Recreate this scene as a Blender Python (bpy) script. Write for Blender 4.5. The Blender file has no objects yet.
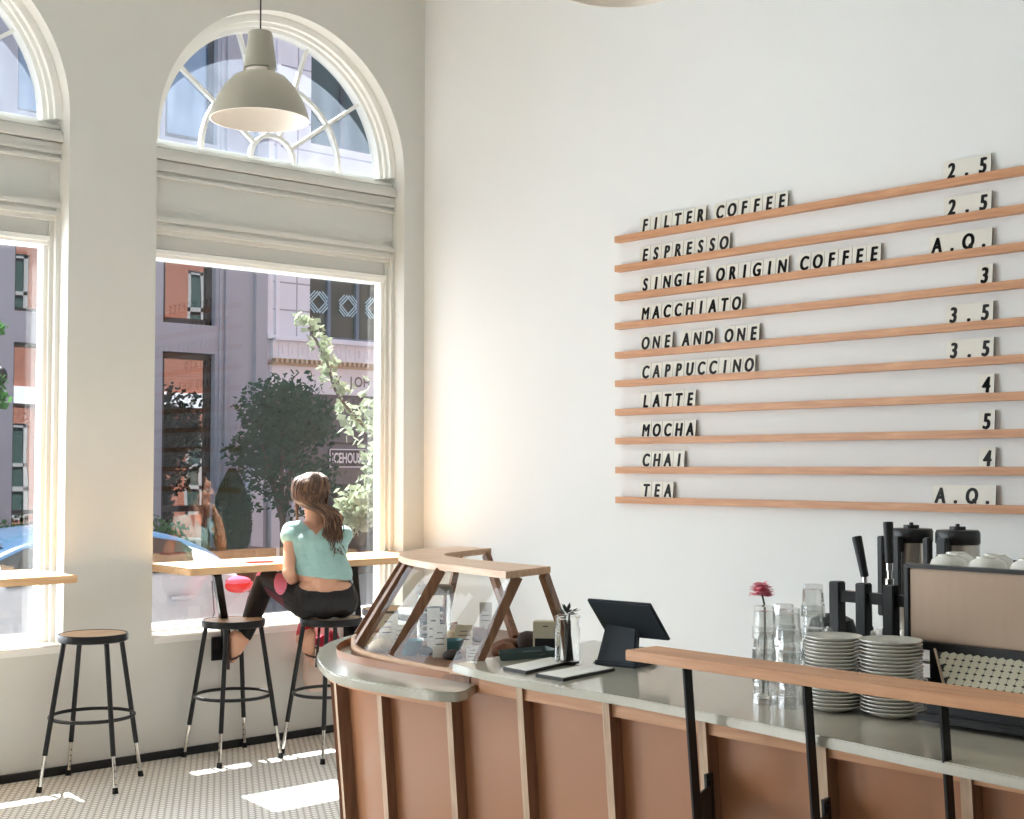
import bpy, bmesh, math, random
from mathutils import Vector, Matrix
random.seed(7)
R = math.radians
scn = bpy.context.scene
COL = scn.collection
V = Vector

# ------------------------------------------------------------------ materials
def lin(c):
    return tuple((x/255/12.92) if x/255 <= .04045 else ((x/255+.055)/1.055)**2.4 for x in c) + (1.0,)
def newmat(name):
    m = bpy.data.materials.new(name); m.use_nodes = True
    nt = m.node_tree; b = nt.nodes['Principled BSDF']
    return m, nt, b
def mat(name, col, rough=.5, metal=0.0, var=.06, scale=12.0, bump=0.0, bscale=80.0, spec=.5, coat=0.0, stretch=(1,1,1), sheen=0.0):
    """noise-varied principled surface"""
    m, nt, b = newmat(name)
    tc = nt.nodes.new('ShaderNodeTexCoord'); mp = nt.nodes.new('ShaderNodeMapping')
    mp.inputs['Scale'].default_value = stretch
    nt.links.new(tc.outputs['Object'], mp.inputs['Vector'])
    no = nt.nodes.new('ShaderNodeTexNoise'); no.inputs['Scale'].default_value = scale; no.inputs['Detail'].default_value = 4
    nt.links.new(mp.outputs['Vector'], no.inputs['Vector'])
    rp = nt.nodes.new('ShaderNodeMix'); rp.data_type = 'RGBA'
    c = lin(col)
    rp.inputs['A'].default_value = tuple(max(0, x*(1-var)) for x in c[:3])+(1,)
    rp.inputs['B'].default_value = tuple(min(1, x*(1+var)) for x in c[:3])+(1,)
    nt.links.new(no.outputs['Fac'], rp.inputs['Factor'])
    nt.links.new(rp.outputs['Result'], b.inputs['Base Color'])
    b.inputs['Roughness'].default_value = rough; b.inputs['Metallic'].default_value = metal
    b.inputs['Specular IOR Level'].default_value = spec
    b.inputs['Coat Weight'].default_value = coat
    b.inputs['Sheen Weight'].default_value = sheen
    if bump:
        n2 = nt.nodes.new('ShaderNodeTexNoise'); n2.inputs['Scale'].default_value = bscale; n2.inputs['Detail'].default_value = 3
        nt.links.new(mp.outputs['Vector'], n2.inputs['Vector'])
        bp = nt.nodes.new('ShaderNodeBump'); bp.inputs['Strength'].default_value = bump; bp.inputs['Distance'].default_value = .01
        nt.links.new(n2.outputs['Fac'], bp.inputs['Height']); nt.links.new(bp.outputs['Normal'], b.inputs['Normal'])
    return m
def wood(name, c1, c2, axis='y', rough=.45, scale=6.0, spec=.4):
    m, nt, b = newmat(name)
    tc = nt.nodes.new('ShaderNodeTexCoord'); mp = nt.nodes.new('ShaderNodeMapping')
    s = [9, 9, 9]; s['xyz'.index(axis)] = .7
    mp.inputs['Scale'].default_value = s
    nt.links.new(tc.outputs['Object'], mp.inputs['Vector'])
    no = nt.nodes.new('ShaderNodeTexNoise'); no.inputs['Scale'].default_value = scale; no.inputs['Detail'].default_value = 6; no.inputs['Distortion'].default_value = .4
    nt.links.new(mp.outputs['Vector'], no.inputs['Vector'])
    cr = nt.nodes.new('ShaderNodeValToRGB')
    cr.color_ramp.elements[0].position = .33; cr.color_ramp.elements[0].color = lin(c1)
    cr.color_ramp.elements[1].position = .68; cr.color_ramp.elements[1].color = lin(c2)
    nt.links.new(no.outputs['Fac'], cr.inputs['Fac']); nt.links.new(cr.outputs['Color'], b.inputs['Base Color'])
    b.inputs['Roughness'].default_value = rough; b.inputs['Specular IOR Level'].default_value = spec
    return m
def glassmat(name, tint=(1,1,1), ior=1.5, boost=1.0, rough=0.0, dirt_or_sheen=0.0, dirt_or_sheen_col=(.8,.86,.95), dscale=6.0, bump=0.0):
    """thin architectural glass: clear sheet + fresnel mirror (+ dusty film that the sun lights)"""
    m = bpy.data.materials.new(name); m.use_nodes = True; nt = m.node_tree; nt.nodes.clear()
    out = nt.nodes.new('ShaderNodeOutputMaterial')
    tr = nt.nodes.new('ShaderNodeBsdfTransparent'); tr.inputs['Color'].default_value = tuple(tint)+(1,)
    gl = nt.nodes.new('ShaderNodeBsdfGlossy'); gl.inputs['Roughness'].default_value = rough
    ge = nt.nodes.new('ShaderNodeNewGeometry'); dt = nt.nodes.new('ShaderNodeVectorMath'); dt.operation = 'DOT_PRODUCT'
    nt.links.new(ge.outputs['Normal'], dt.inputs[0]); nt.links.new(ge.outputs['Incoming'], dt.inputs[1])
    def mth(op, a, b_):
        n = nt.nodes.new('ShaderNodeMath'); n.operation = op
        for i, q in enumerate((a, b_)):
            if isinstance(q, (int, float)): n.inputs[i].default_value = q
            elif q is not None: nt.links.new(q, n.inputs[i])
        return n.outputs[0]
    f0 = ((ior-1)/(ior+1))**2
    ab = mth('ABSOLUTE', dt.outputs['Value'], None); om = mth('SUBTRACT', 1.0, ab); p5 = mth('POWER', om, 5.0)
    fv = mth('ADD', mth('MULTIPLY', p5, 1-f0), f0)
    mu = nt.nodes.new('ShaderNodeMath'); mu.operation = 'MULTIPLY'; mu.inputs[1].default_value = boost; mu.use_clamp = True
    nt.links.new(fv, mu.inputs[0])
    mx = nt.nodes.new('ShaderNodeMixShader')
    nt.links.new(mu.outputs[0], mx.inputs[0]); nt.links.new(tr.outputs[0], mx.inputs[1]); nt.links.new(gl.outputs[0], mx.inputs[2])
    last = mx
    if bump:
        no = nt.nodes.new('ShaderNodeTexNoise'); no.inputs['Scale'].default_value = 1.3
        tc = nt.nodes.new('ShaderNodeTexCoord'); nt.links.new(tc.outputs['Object'], no.inputs['Vector'])
        bp = nt.nodes.new('ShaderNodeBump'); bp.inputs['Strength'].default_value = bump; bp.inputs['Distance'].default_value = .05
        nt.links.new(no.outputs['Fac'], bp.inputs['Height']); nt.links.new(bp.outputs[0], gl.inputs['Normal'])
    if dirt_or_sheen:
        tl = nt.nodes.new('ShaderNodeBsdfTranslucent'); tl.inputs['Color'].default_value = tuple(dirt_or_sheen_col)+(1,)
        tc = nt.nodes.new('ShaderNodeTexCoord'); mp = nt.nodes.new('ShaderNodeMapping'); mp.inputs['Scale'].default_value = (1, 1, .35)
        nt.links.new(tc.outputs['Object'], mp.inputs['Vector'])
        no = nt.nodes.new('ShaderNodeTexNoise'); no.inputs['Scale'].default_value = dscale; no.inputs['Detail'].default_value = 7
        nt.links.new(mp.outputs[0], no.inputs['Vector'])
        mr = nt.nodes.new('ShaderNodeMapRange'); mr.inputs['From Min'].default_value = .3; mr.inputs['From Max'].default_value = .7
        mr.inputs['To Min'].default_value = dirt_or_sheen*.6; mr.inputs['To Max'].default_value = dirt_or_sheen*1.3
        nt.links.new(no.outputs['Fac'], mr.inputs['Value'])
        m2 = nt.nodes.new('ShaderNodeMixShader')
        nt.links.new(mr.outputs[0], m2.inputs[0]); nt.links.new(mx.outputs[0], m2.inputs[1]); nt.links.new(tl.outputs[0], m2.inputs[2]); last = m2
    nt.links.new(last.outputs[0], out.inputs['Surface'])
    return m

# ------------------------------------------------------------------ mesh builder
class MB:
    def __init__(s): s.v, s.f, s.m = [], [], []
    def add(s, vs, fs, mi=0):
        o = len(s.v); s.v += [tuple(v) for v in vs]
        for f in fs: s.f.append(tuple(i+o for i in f)); s.m.append(mi)
        return s
    def box(s, x0, x1, y0, y1, z0, z1, mi=0):
        if x0 > x1: x0, x1 = x1, x0
        if y0 > y1: y0, y1 = y1, y0
        if z0 > z1: z0, z1 = z1, z0
        return s.add([(x0,y0,z0),(x1,y0,z0),(x1,y1,z0),(x0,y1,z0),(x0,y0,z1),(x1,y0,z1),(x1,y1,z1),(x0,y1,z1)],
            [(0,3,2,1),(4,5,6,7),(0,1,5,4),(1,2,6,5),(2,3,7,6),(3,0,4,7)], mi)
    def obox(s, c, size, ax, mi=0):
        c = V(c); a = [V(x).normalized()*h/2 for x, h in zip(ax, size)]
        vs = [c+a[0]*i+a[1]*j+a[2]*k for k in (-1,1) for (i,j) in ((-1,-1),(1,-1),(1,1),(-1,1))]
        fs = [(0,3,2,1),(4,5,6,7),(0,1,5,4),(1,2,6,5),(2,3,7,6),(3,0,4,7)]
        if a[0].cross(a[1]).dot(a[2]) < 0: fs = [f[::-1] for f in fs]
        return s.add(vs, fs, mi)
    def bar(s, p0, p1, w, h, up=(0,0,1), mi=0):
        p0, p1 = V(p0), V(p1); d = (p1-p0); u = V(up); sd = d.cross(u).normalized(); u2 = sd.cross(d).normalized()
        return s.obox((p0+p1)/2, (d.length, w, h), (d, sd, u2), mi)
    def cyl(s, p0, p1, r0, r1=None, n=16, mi=0, caps=True):
        if r1 is None: r1 = r0
        p0, p1 = V(p0), V(p1); d = (p1-p0).normalized()
        a = d.orthogonal().normalized(); b = d.cross(a)
        vs = [p0+(a*math.cos(2*math.pi*i/n)+b*math.sin(2*math.pi*i/n))*r0 for i in range(n)]
        vs += [p1+(a*math.cos(2*math.pi*i/n)+b*math.sin(2*math.pi*i/n))*r1 for i in range(n)]
        fs = [(i, (i+1)%n, n+(i+1)%n, n+i) for i in range(n)]
        if caps: fs += [tuple(range(n))[::-1], tuple(range(n, 2*n))]
        return s.add(vs, fs, mi)
    def tube(s, pts, r, n=8, closed=False, mi=0):
        pts = [V(p) for p in pts]; k = len(pts); rs = r if isinstance(r, (list, tuple)) else [r]*k
        vs, fs = [], []; a = None
        for i, p in enumerate(pts):
            if closed: d = (pts[(i+1)%k]-pts[i-1])
            else: d = pts[min(i+1, k-1)]-pts[max(i-1, 0)]
            d.normalize()
            a = d.orthogonal().normalized() if a is None else (a-d*a.dot(d)).normalized()
            b = d.cross(a)
            vs += [p+(a*math.cos(2*math.pi*j/n)+b*math.sin(2*math.pi*j/n))*rs[i] for j in range(n)]
        for i in range(k if closed else k-1):
            i2 = (i+1) % k
            for j in range(n): fs.append((i*n+j, i*n+(j+1)%n, i2*n+(j+1)%n, i2*n+j))
        if not closed: fs += [tuple(range(n))[::-1], tuple(range((k-1)*n, k*n))]
        return s.add(vs, fs, mi)
    def lathe(s, prof, c=(0,0,0), n=32, mi=0, closed=False):
        """profile (r,z) bottom to top"""
        c = V(c); vs, fs = [], []; k = len(prof)
        for r, z in prof:
            for j in range(n): vs.append((c.x+r*math.cos(2*math.pi*j/n), c.y+r*math.sin(2*math.pi*j/n), c.z+z))
        for i in range(k-1+(1 if closed else 0)):
            i2 = (i+1) % k
            for j in range(n): fs.append((i*n+j, i*n+(j+1)%n, i2*n+(j+1)%n, i2*n+j))
        if not closed: fs += [tuple(range(n))[::-1], tuple(range((k-1)*n, k*n))]
        return s.add(vs, fs, mi)
    def prism(s, poly, z0, z1, top=None, mi=0):
        """polygon (ccw seen from above) between two heights; optional other top outline"""
        n = len(poly); t = top or poly
        vs = [(x, y, z0) for x, y in poly]+[(x, y, z1) for x, y in t]
        fs = [(i, (i+1)%n, n+(i+1)%n, n+i) for i in range(n)]+[tuple(range(n))[::-1], tuple(range(n, 2*n))]
        return s.add(vs, fs, mi)
    def ell(s, c, r, nu=20, nv=12, mi=0, mtx=None):
        c = V(c); r = (r, r, r) if not isinstance(r, (tuple, list)) else r; vs, fs = [], []
        def P(x, y, z):
            q = V((x*r[0], y*r[1], z*r[2]))
            if mtx is not None: q = mtx @ q
            return c+q
        for i in range(1, nv):
            t = math.pi*i/nv
            for j in range(nu): vs.append(P(math.sin(t)*math.cos(2*math.pi*j/nu), math.sin(t)*math.sin(2*math.pi*j/nu), -math.cos(t)))
        vs += [P(0,0,-1), P(0,0,1)]; a, b = len(vs)-2, len(vs)-1
        for i in range(nv-2):
            for j in range(nu): fs.append((i*nu+j, i*nu+(j+1)%nu, (i+1)*nu+(j+1)%nu, (i+1)*nu+j))
        for j in range(nu):
            fs.append((a, (j+1)%nu, j)); fs.append((b, (nv-2)*nu+j, (nv-2)*nu+(j+1)%nu))
        return s.add(vs, fs, mi)
    def quad(s, a, b, c, d, mi=0): return s.add([a, b, c, d], [(0,1,2,3)], mi)
    def mesh(s, name, mats, smooth=None, bevel=0.0, origin=(0,0,0), seg=2):
        me = bpy.data.meshes.new(name); o = V(origin)
        me.from_pydata([tuple(V(v)-o) for v in s.v], [], s.f)
        for m in (mats if isinstance(mats, (list, tuple)) else [mats]): me.materials.append(m)
        me.polygons.foreach_set('material_index', s.m)
        if bevel:
            bm = bmesh.new(); bm.from_mesh(me); bmesh.ops.remove_doubles(bm, verts=bm.verts, dist=1e-6)
            es = [e for e in bm.edges if len(e.link_faces) == 2 and e.calc_face_angle(0) > .5]
            bmesh.ops.bevel(bm, geom=es, offset=bevel, segments=seg, affect='EDGES', clamp_overlap=True)
            bm.to_mesh(me); bm.free()
        if smooth is not None:
            me.polygons.foreach_set('use_smooth', [True]*len(me.polygons))
            me.set_sharp_from_angle(angle=R(smooth))
        me.update(); return me
    def bbox(s):
        return [(min(v[i] for v in s.v), max(v[i] for v in s.v)) for i in range(3)]
    def build(s, name, mats, parent=None, smooth=None, bevel=0.0, seg=2):
        """link as ONE object: a part sits in its thing's frame, a top-level thing gets its origin at its foot"""
        if parent is not None: org = worg(parent)
        else:
            b = s.bbox(); org = V(((b[0][0]+b[0][1])/2, (b[1][0]+b[1][1])/2, b[2][0]))
        ob = bpy.data.objects.new(name, s.mesh(name, mats, smooth, bevel, org, seg)); COL.objects.link(ob)
        if parent is not None: ob.parent = parent
        else: ob.location = org
        return ob
def worg(o):
    p = V((0,0,0))
    while o is not None: p = p+o.location; o = o.parent
    return p
def tag(o, label, cat, group=None, kind=None):
    o['label'] = label; o['category'] = cat
    if group: o['group'] = group
    if kind: o['kind'] = kind
    return o
def thing(name, label, cat, loc, group=None):
    o = bpy.data.objects.new(name, None); COL.objects.link(o); o.location = loc; o.empty_display_size = .1
    return tag(o, label, cat, group)
def struct(o): o['kind'] = 'structure'; return o
def dup(root, loc, rz=0.0, label=None, group=None):
    def cp(o, par):
        c = o.copy(); COL.objects.link(c)
        if par is not None: c.parent = par
        for ch in list(o.children): cp(ch, c)
        return c
    r = cp(root, None); r.location = loc; r.rotation_euler = (0, 0, rz)
    if label: r['label'] = label
    if group: r['group'] = group
    return r
def arc(cx, cz, r, a0, a1, n):
    return [(cx+r*math.cos(R(a0+(a1-a0)*i/n)), cz+r*math.sin(R(a0+(a1-a0)*i/n))) for i in range(n+1)]
def spline(pts, k=6):
    """catmull-rom through points"""
    P = [V(p) for p in pts]; P = [P[0]*2-P[1]]+P+[P[-1]*2-P[-2]]; out = []
    for i in range(1, len(P)-2):
        for j in range(k):
            t = j/k; a, b, c, d = P[i-1:i+3]
            out.append(.5*((2*b)+(c-a)*t+(2*a-5*b+4*c-d)*t*t+(3*b-a-3*c+d)*t**3))
    out.append(P[-2]); return out
def textmesh(mb, s, size, to_world, mi, bold=0.0, shear=0.0, depth=0.0, sx=1.0, align='CENTER'):
    """lettering as real mesh added to mb; to_world maps (x, y, depth) to a point"""
    cu = bpy.data.curves.new('lettering', 'FONT'); cu.body = s; cu.size = size; cu.offset = bold; cu.shear = shear
    cu.align_x = align; cu.extrude = depth; cu.resolution_u = 6
    ob = bpy.data.objects.new('lettering', cu); COL.objects.link(ob)
    bpy.context.view_layer.update()
    me = bpy.data.meshes.new_from_object(ob.evaluated_get(bpy.context.evaluated_depsgraph_get()))
    mb.add([to_world(v.co.x*sx, v.co.y, v.co.z) for v in me.vertices], [tuple(p.vertices) for p in me.polygons], mi)
    bpy.data.objects.remove(ob); bpy.data.curves.remove(cu); bpy.data.meshes.remove(me)

# shared materials
M = {}
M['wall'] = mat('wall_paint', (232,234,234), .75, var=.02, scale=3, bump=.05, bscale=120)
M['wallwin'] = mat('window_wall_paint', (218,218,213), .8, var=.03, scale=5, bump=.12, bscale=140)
M['trim'] = mat('white_trim_gloss', (244,244,240), .35, var=.02)
M['ceil'] = mat('ceiling_paint', (235,235,230), .8)
M['black'] = mat('black_steel', (20,21,23), .42, .2, var=.15)
M['blackmat'] = mat('black_matte', (24,26,29), .6, var=.15)
M['rubber'] = mat('black_rubber', (18,18,18), .85)
M['chrome'] = mat('chrome', (215,213,208), .16, 1.0, var=.03)
M['steel'] = mat('brushed_steel', (205,201,192), .3, 1.0, var=.08, scale=40, stretch=(1,1,8))
M['seat'] = wood('tan_hardboard', (158,130,102), (184,158,128), 'x', .5)
M['maple'] = wood('maple', (212,168,124), (232,196,152), 'x', .4)
M['mapley'] = wood('maple_rail', (190,136,98), (211,160,120), 'y', .42)
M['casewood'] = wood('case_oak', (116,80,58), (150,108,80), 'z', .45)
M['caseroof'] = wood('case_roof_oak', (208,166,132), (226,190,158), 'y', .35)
M['fin'] = wood('fin_birch', (176,140,112), (204,170,142), 'z', .5)
M['stone'] = mat('quartz_top', (182,178,164), .12, var=.07, scale=60, spec=.6)
M['paper'] = mat('white_paper', (240,239,233), .8, var=.02)
M['card'] = mat('cream_card', (228,221,200), .8, var=.03)
M['ink'] = mat('black_ink', (26,25,24), .7)
M['inkgrey'] = mat('grey_ink', (110,106,100), .8)
M['porc'] = mat('white_porcelain', (226,224,216), .22, var=.02, coat=.3)
M['winglass'] = glassmat('window_pane', (.985,.995,.99), 1.5, 2.1)
M['archglass'] = glassmat('dusty_fanlight_pane', (.97,.98,.98), 1.5, 1.0, dirt_or_sheen=.11, dirt_or_sheen_col=(.62,.74,.9), dscale=7)
M['caseglass'] = glassmat('case_pane', (.96,.97,.95), 1.45, .4)
def realglass(name, tint):
    m, nt, b = newmat(name)
    b.inputs['Base Color'].default_value = tint; b.inputs['Roughness'].default_value = .02
    b.inputs['Transmission Weight'].default_value = 1; b.inputs['IOR'].default_value = 1.22
    no = nt.nodes.new('ShaderNodeTexNoise'); no.inputs['Scale'].default_value = 30
    bp = nt.nodes.new('ShaderNodeBump'); bp.inputs['Strength'].default_value = .02
    nt.links.new(no.outputs['Fac'], bp.inputs['Height']); nt.links.new(bp.outputs[0], b.inputs['Normal'])
    return m
M['cupglass'] = realglass('jar_glass', (.985,.99,.985,1))
M['tumbler'] = glassmat('tumbler_glass', (.965,.97,.965), 1.5, 2.0, rough=.03, dirt_or_sheen=.06, dirt_or_sheen_col=(.95,.96,.94))  # whitish film paints highlights into the clear glass
# ------------------------------------------------------------------ camera
cam_d = bpy.data.cameras.new('camera'); cam = bpy.data.objects.new('camera', cam_d); COL.objects.link(cam)
cam.location = (0, 0, 1.58); cam.rotation_euler = (R(92.424), 0, R(-42.0))
cam_d.sensor_width = 36; cam_d.lens = 1358/1024*36; cam_d.clip_start = .05; cam_d.clip_end = 300
scn.camera = cam

# ------------------------------------------------------------------ room shell
def tile_floor():
    m, nt, b = newmat('penny_tile'); L = nt.links.new
    tc = nt.nodes.new('ShaderNodeTexCoord')
    def lattice(off):
        mp = nt.nodes.new('ShaderNodeMapping'); p = .036
        mp.inputs['Scale'].default_value = (1/p, 1/(p*1.732), 1); mp.inputs['Location'].default_value = (off, off, 0)
        L(tc.outputs['Object'], mp.inputs['Vector'])
        fr = nt.nodes.new('ShaderNodeVectorMath'); fr.operation = 'FRACTION'; L(mp.outputs[0], fr.inputs[0])
        sb = nt.nodes.new('ShaderNodeVectorMath'); sb.operation = 'SUBTRACT'; sb.inputs[1].default_value = (.5,.5,0); L(fr.outputs[0], sb.inputs[0])
        ml = nt.nodes.new('ShaderNodeVectorMath'); ml.operation = 'MULTIPLY'; ml.inputs[1].default_value = (1,1.732,0); L(sb.outputs[0], ml.inputs[0])
        ln = nt.nodes.new('ShaderNodeVectorMath'); ln.operation = 'LENGTH'; L(ml.outputs[0], ln.inputs[0]); return ln
    a, c = lattice(0.0), lattice(.5)
    mn = nt.nodes.new('ShaderNodeMath'); mn.operation = 'MINIMUM'; L(a.outputs['Value'], mn.inputs[0]); L(c.outputs['Value'], mn.inputs[1])
    mr = nt.nodes.new('ShaderNodeMapRange'); mr.inputs['From Min'].default_value = .38; mr.inputs['From Max'].default_value = .47
    L(mn.outputs[0], mr.inputs['Value'])
    no = nt.nodes.new('ShaderNodeTexNoise'); no.inputs['Scale'].default_value = 2.5; L(tc.outputs['Object'], no.inputs['Vector'])
    t = nt.nodes.new('ShaderNodeMix'); t.data_type = 'RGBA'; t.inputs['A'].default_value = lin((238,236,230)); t.inputs['B'].default_value = lin((246,244,240)); L(no.outputs['Fac'], t.inputs['Factor'])
    mx = nt.nodes.new('ShaderNodeMix'); mx.data_type = 'RGBA'; L(mr.outputs[0], mx.inputs['Factor']); L(t.outputs['Result'], mx.inputs['A']); mx.inputs['B'].default_value = lin((150,146,138))
    L(mx.outputs['Result'], b.inputs['Base Color']); b.inputs['Roughness'].default_value = .45
    bp = nt.nodes.new('ShaderNodeBump'); bp.inputs['Strength'].default_value = .3; bp.inputs['Distance'].default_value = .002; bp.invert = True
    L(mr.outputs[0], bp.inputs['Height']); L(bp.outputs[0], b.inputs['Normal'])
    return m
def brickmat(name, c1, c2, mortar, scale=1.0, rot=True):
    m, nt, b = newmat(name); L = nt.links.new
    tc = nt.nodes.new('ShaderNodeTexCoord'); mp = nt.nodes.new('ShaderNodeMapping')
    if rot: mp.inputs['Rotation'].default_value = (R(90), 0, 0)
    L(tc.outputs['Object'], mp.inputs['Vector'])
    br = nt.nodes.new('ShaderNodeTexBrick'); br.inputs['Scale'].default_value = scale
    br.inputs['Color1'].default_value = lin(c1); br.inputs['Color2'].default_value = lin(c2); br.inputs['Mortar'].default_value = lin(mortar)
    br.inputs['Brick Width'].default_value = .22; br.inputs['Row Height'].default_value = .075; br.inputs['Mortar Size'].default_value = .008
    L(mp.outputs[0], br.inputs['Vector']); L(br.outputs['Color'], b.inputs['Base Color']); b.inputs['Roughness'].default_value = .85
    return m
M['brick'] = brickmat('red_brick', (136,70,52), (152,84,62), (140,124,110))

YW, XW, HC = 6.8, 5.367, 4.9
CX = [4.352, 2.147, -.058, -2.263]
HW, ZS, ZA = .853, .66, 3.42
def xz(mb, poly, y0, y1, mi=0):
    n = len(poly)
    vs = [(x, y0, z) for x, z in poly]+[(x, y1, z) for x, z in poly]
    mb.add(vs, [(i, (i+1)%n, n+(i+1)%n, n+i) for i in range(n)]+[tuple(range(n)), tuple(range(n, 2*n))[::-1]], mi)
def arched_wall(mb, y0, y1, hw, zb, zt, x0, x1, zsill, zarch=ZA):
    xs = sorted(CX); edges = [x0]+[(xs[i]+xs[i+1])/2 for i in range(len(xs)-1)]+[x1]
    for i, c in enumerate(xs):
        a, b = edges[i], edges[i+1]
        mb.box(a, b, y0, y1, zb, zsill)
        mb.box(a, c-hw, y0, y1, zsill, zt); mb.box(c+hw, b, y0, y1, zsill, zt)
        p = arc(c, zarch, hw, 180, 0, 48)
        for q, w in zip(p[:-1], p[1:]):
            xz(mb, [q, w, (w[0], zt), (q[0], zt)], y0, y1)
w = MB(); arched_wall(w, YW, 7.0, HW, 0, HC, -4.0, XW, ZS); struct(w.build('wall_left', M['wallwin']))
w = MB(); arched_wall(w, 7.03, 7.18, .90, -.45, 9.5, -4.5, 5.6, .60); M['outstone'] = mat('outside_stone', (150,148,146), .85, var=.05); struct(w.build('wall_outside', M['outstone']))
w = MB(); w.box(XW, XW+.2, -5, 7.0, 0, HC); struct(w.build('wall_right', M['wall']))
w = MB(); w.box(-4, XW, -5, YW, -.08, 0); struct(w.build('floor', tile_floor()))
w = MB(); w.box(-4.2, XW+.2, -5, 7.0, HC, HC+.15); struct(w.build('ceiling', M['ceil']))
w = MB(); w.box(-4.2, -4, -5, 7.0, 0, HC); M['sidewall'] = mat('dim_side_wall', (120,112,104), .8); struct(w.build('wall_far_left', M['sidewall']))
w = MB(); w.box(-4.2, XW+.2, -5.2, -5, 0, HC); M['backwall'] = mat('dim_back_wall', (214,210,204), .8); struct(w.build('wall_back', M['backwall']))
w = MB(); w.box(-4, XW, YW-.016, YW, 0, .042); struct(w.build('baseboard_left', M['blackmat']))

# windows: fanlight over a big pane, set back in the arched opening
def make_window(c):
    root = bpy.data.objects.new('window_1', None); COL.objects.link(root); root.location = (c, 7.0, ZS); struct(root)
    T = M['trim']
    def ring(mb, r0, r1, y0, y1, n=48, za=ZA):
        a, b = arc(c, za, r1, 0, 180, n), arc(c, za, r0, 0, 180, n)
        for i in range(n): xz(mb, [a[i], a[i+1], b[i+1], b[i]], y0, y1)
    m = MB(); ring(m, .812, .8525, 6.89, 7.0); ring(m, .79, .814, 6.92, 7.0); ring(m, .766, .792, 6.945, 7.02); struct(m.build('arch_frame', T, root))
    m = MB()
    for r in (.152, .48): ring(m, r-.011, r+.011, 6.972, 7.012, 28, 3.42)
    for a in (36, 72, 108, 144):
        d = V((math.cos(R(a)), 0, math.sin(R(a)))); o = V((c, 6.99, 3.42)); m.bar(o+d*.155, o+d*.775, .02, .034, (0,1,0))
    struct(m.build('fan_muntin', T, root))
    m = MB(); p = arc(c, 3.40, .79, 0, 180, 48); m.add([(x, 7.0, z) for x, z in p], [tuple(range(len(p)))]); struct(m.build('fan_pane', M['archglass'], root))
    m = MB()
    for z0, z1, y in ((3.185,3.20,6.845),(3.20,3.222,6.862),(3.222,3.236,6.842),(3.236,3.28,6.852),(3.28,3.287,6.875),(3.287,3.325,6.828),(3.325,3.347,6.842),(3.347,3.36,6.885),(3.36,3.378,6.87),(3.378,3.425,6.955)):
        m.box(c-.8525, c+.8525, y+.05, 7.02, z0+.012, z1+.012)
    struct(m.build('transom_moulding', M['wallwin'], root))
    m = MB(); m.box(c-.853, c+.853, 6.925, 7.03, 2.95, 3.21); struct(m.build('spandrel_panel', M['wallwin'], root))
    m = MB()
    for z0, z1, y in ((2.94,2.965,6.845),(2.918,2.94,6.862),(2.895,2.918,6.85),(2.872,2.895,6.872),(2.795,2.872,6.905)):
        m.box(c-.8525, c+.8525, y+.045, 7.02, z0+.009, z1+.009)
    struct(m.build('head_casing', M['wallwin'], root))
    m = MB()
    for s in (-1, 1):
        m.box(c+s*.853, c+s*.828, 6.90, 7.0, ZS, 2.95); m.box(c+s*.83, c+s*.806, 6.93, 7.0, ZS, 2.89)
    struct(m.build('side_casing', M['wallwin'], root))
    m = MB(); m.box(c-.805, c+.805, 6.94, 7.08, 2.752, 2.797); m.box(c-.805, c+.805, 6.925, 6.96, 2.772, 2.797)
    for s in (-1, 1): m.box(c+s*.808, c+s*.782, 6.95, 7.02, ZS, 2.797)
    m.box(c-.805, c+.805, 6.955, 7.08, ZS-.01, .70)
    struct(m.build('sash', T, root))
    m = MB(); m.quad((c-.895,7.055,.61),(c+.895,7.055,.61),(c+.895,7.055,2.79),(c-.895,7.055,2.79)); struct(m.build('pane', M['winglass'], root))
    m = MB(); m.box(c-.853, c+.853, 6.796, 7.02, ZS-.05, ZS+.006); struct(m.build('window_sill', T, root, bevel=.012))
    return root
w1 = make_window(CX[0])
for i, c in enumerate(CX[1:]):
    r = dup(w1, (c, 7.0, ZS)); r.name = 'window_%d' % (i+2)

# ------------------------------------------------------------------ window bars with steel brackets
def window_bar(x0, x1, label, brackets):
    t = thing('window_bar', label, 'counter', ((x0+x1)/2, 6.65, .6))
    m = MB(); m.box(x0, x1, 6.40, 6.93, 1.012, 1.05); m.build('bar_top', M['maple'], t, bevel=.004)
    for x in brackets:
        m = MB(); m.bar((x-.015, 6.52, 1.005), (x+.21, 6.775, .56), .04, .04, (1,0,0)); m.bar((x-.02,6.50,1.006),(x-.02,6.9,1.006), .05, .012)
        m.box(x+.115, x+.185, 6.782, 6.798, .50, .63); m.bar((x+.19,6.79,.50),(x+.19,6.79,.66),.03,.02,(1,0,0))
        m.build('bracket', M['black'], t)
    return t
window_bar(3.508, 5.36, 'long pale wooden bar top under the window where the woman leans', [3.745, 4.64])
window_bar(1.0, 2.895, 'pale wooden bar top at the window cut off by the left edge of the photo', [1.3, 2.2])

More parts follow.
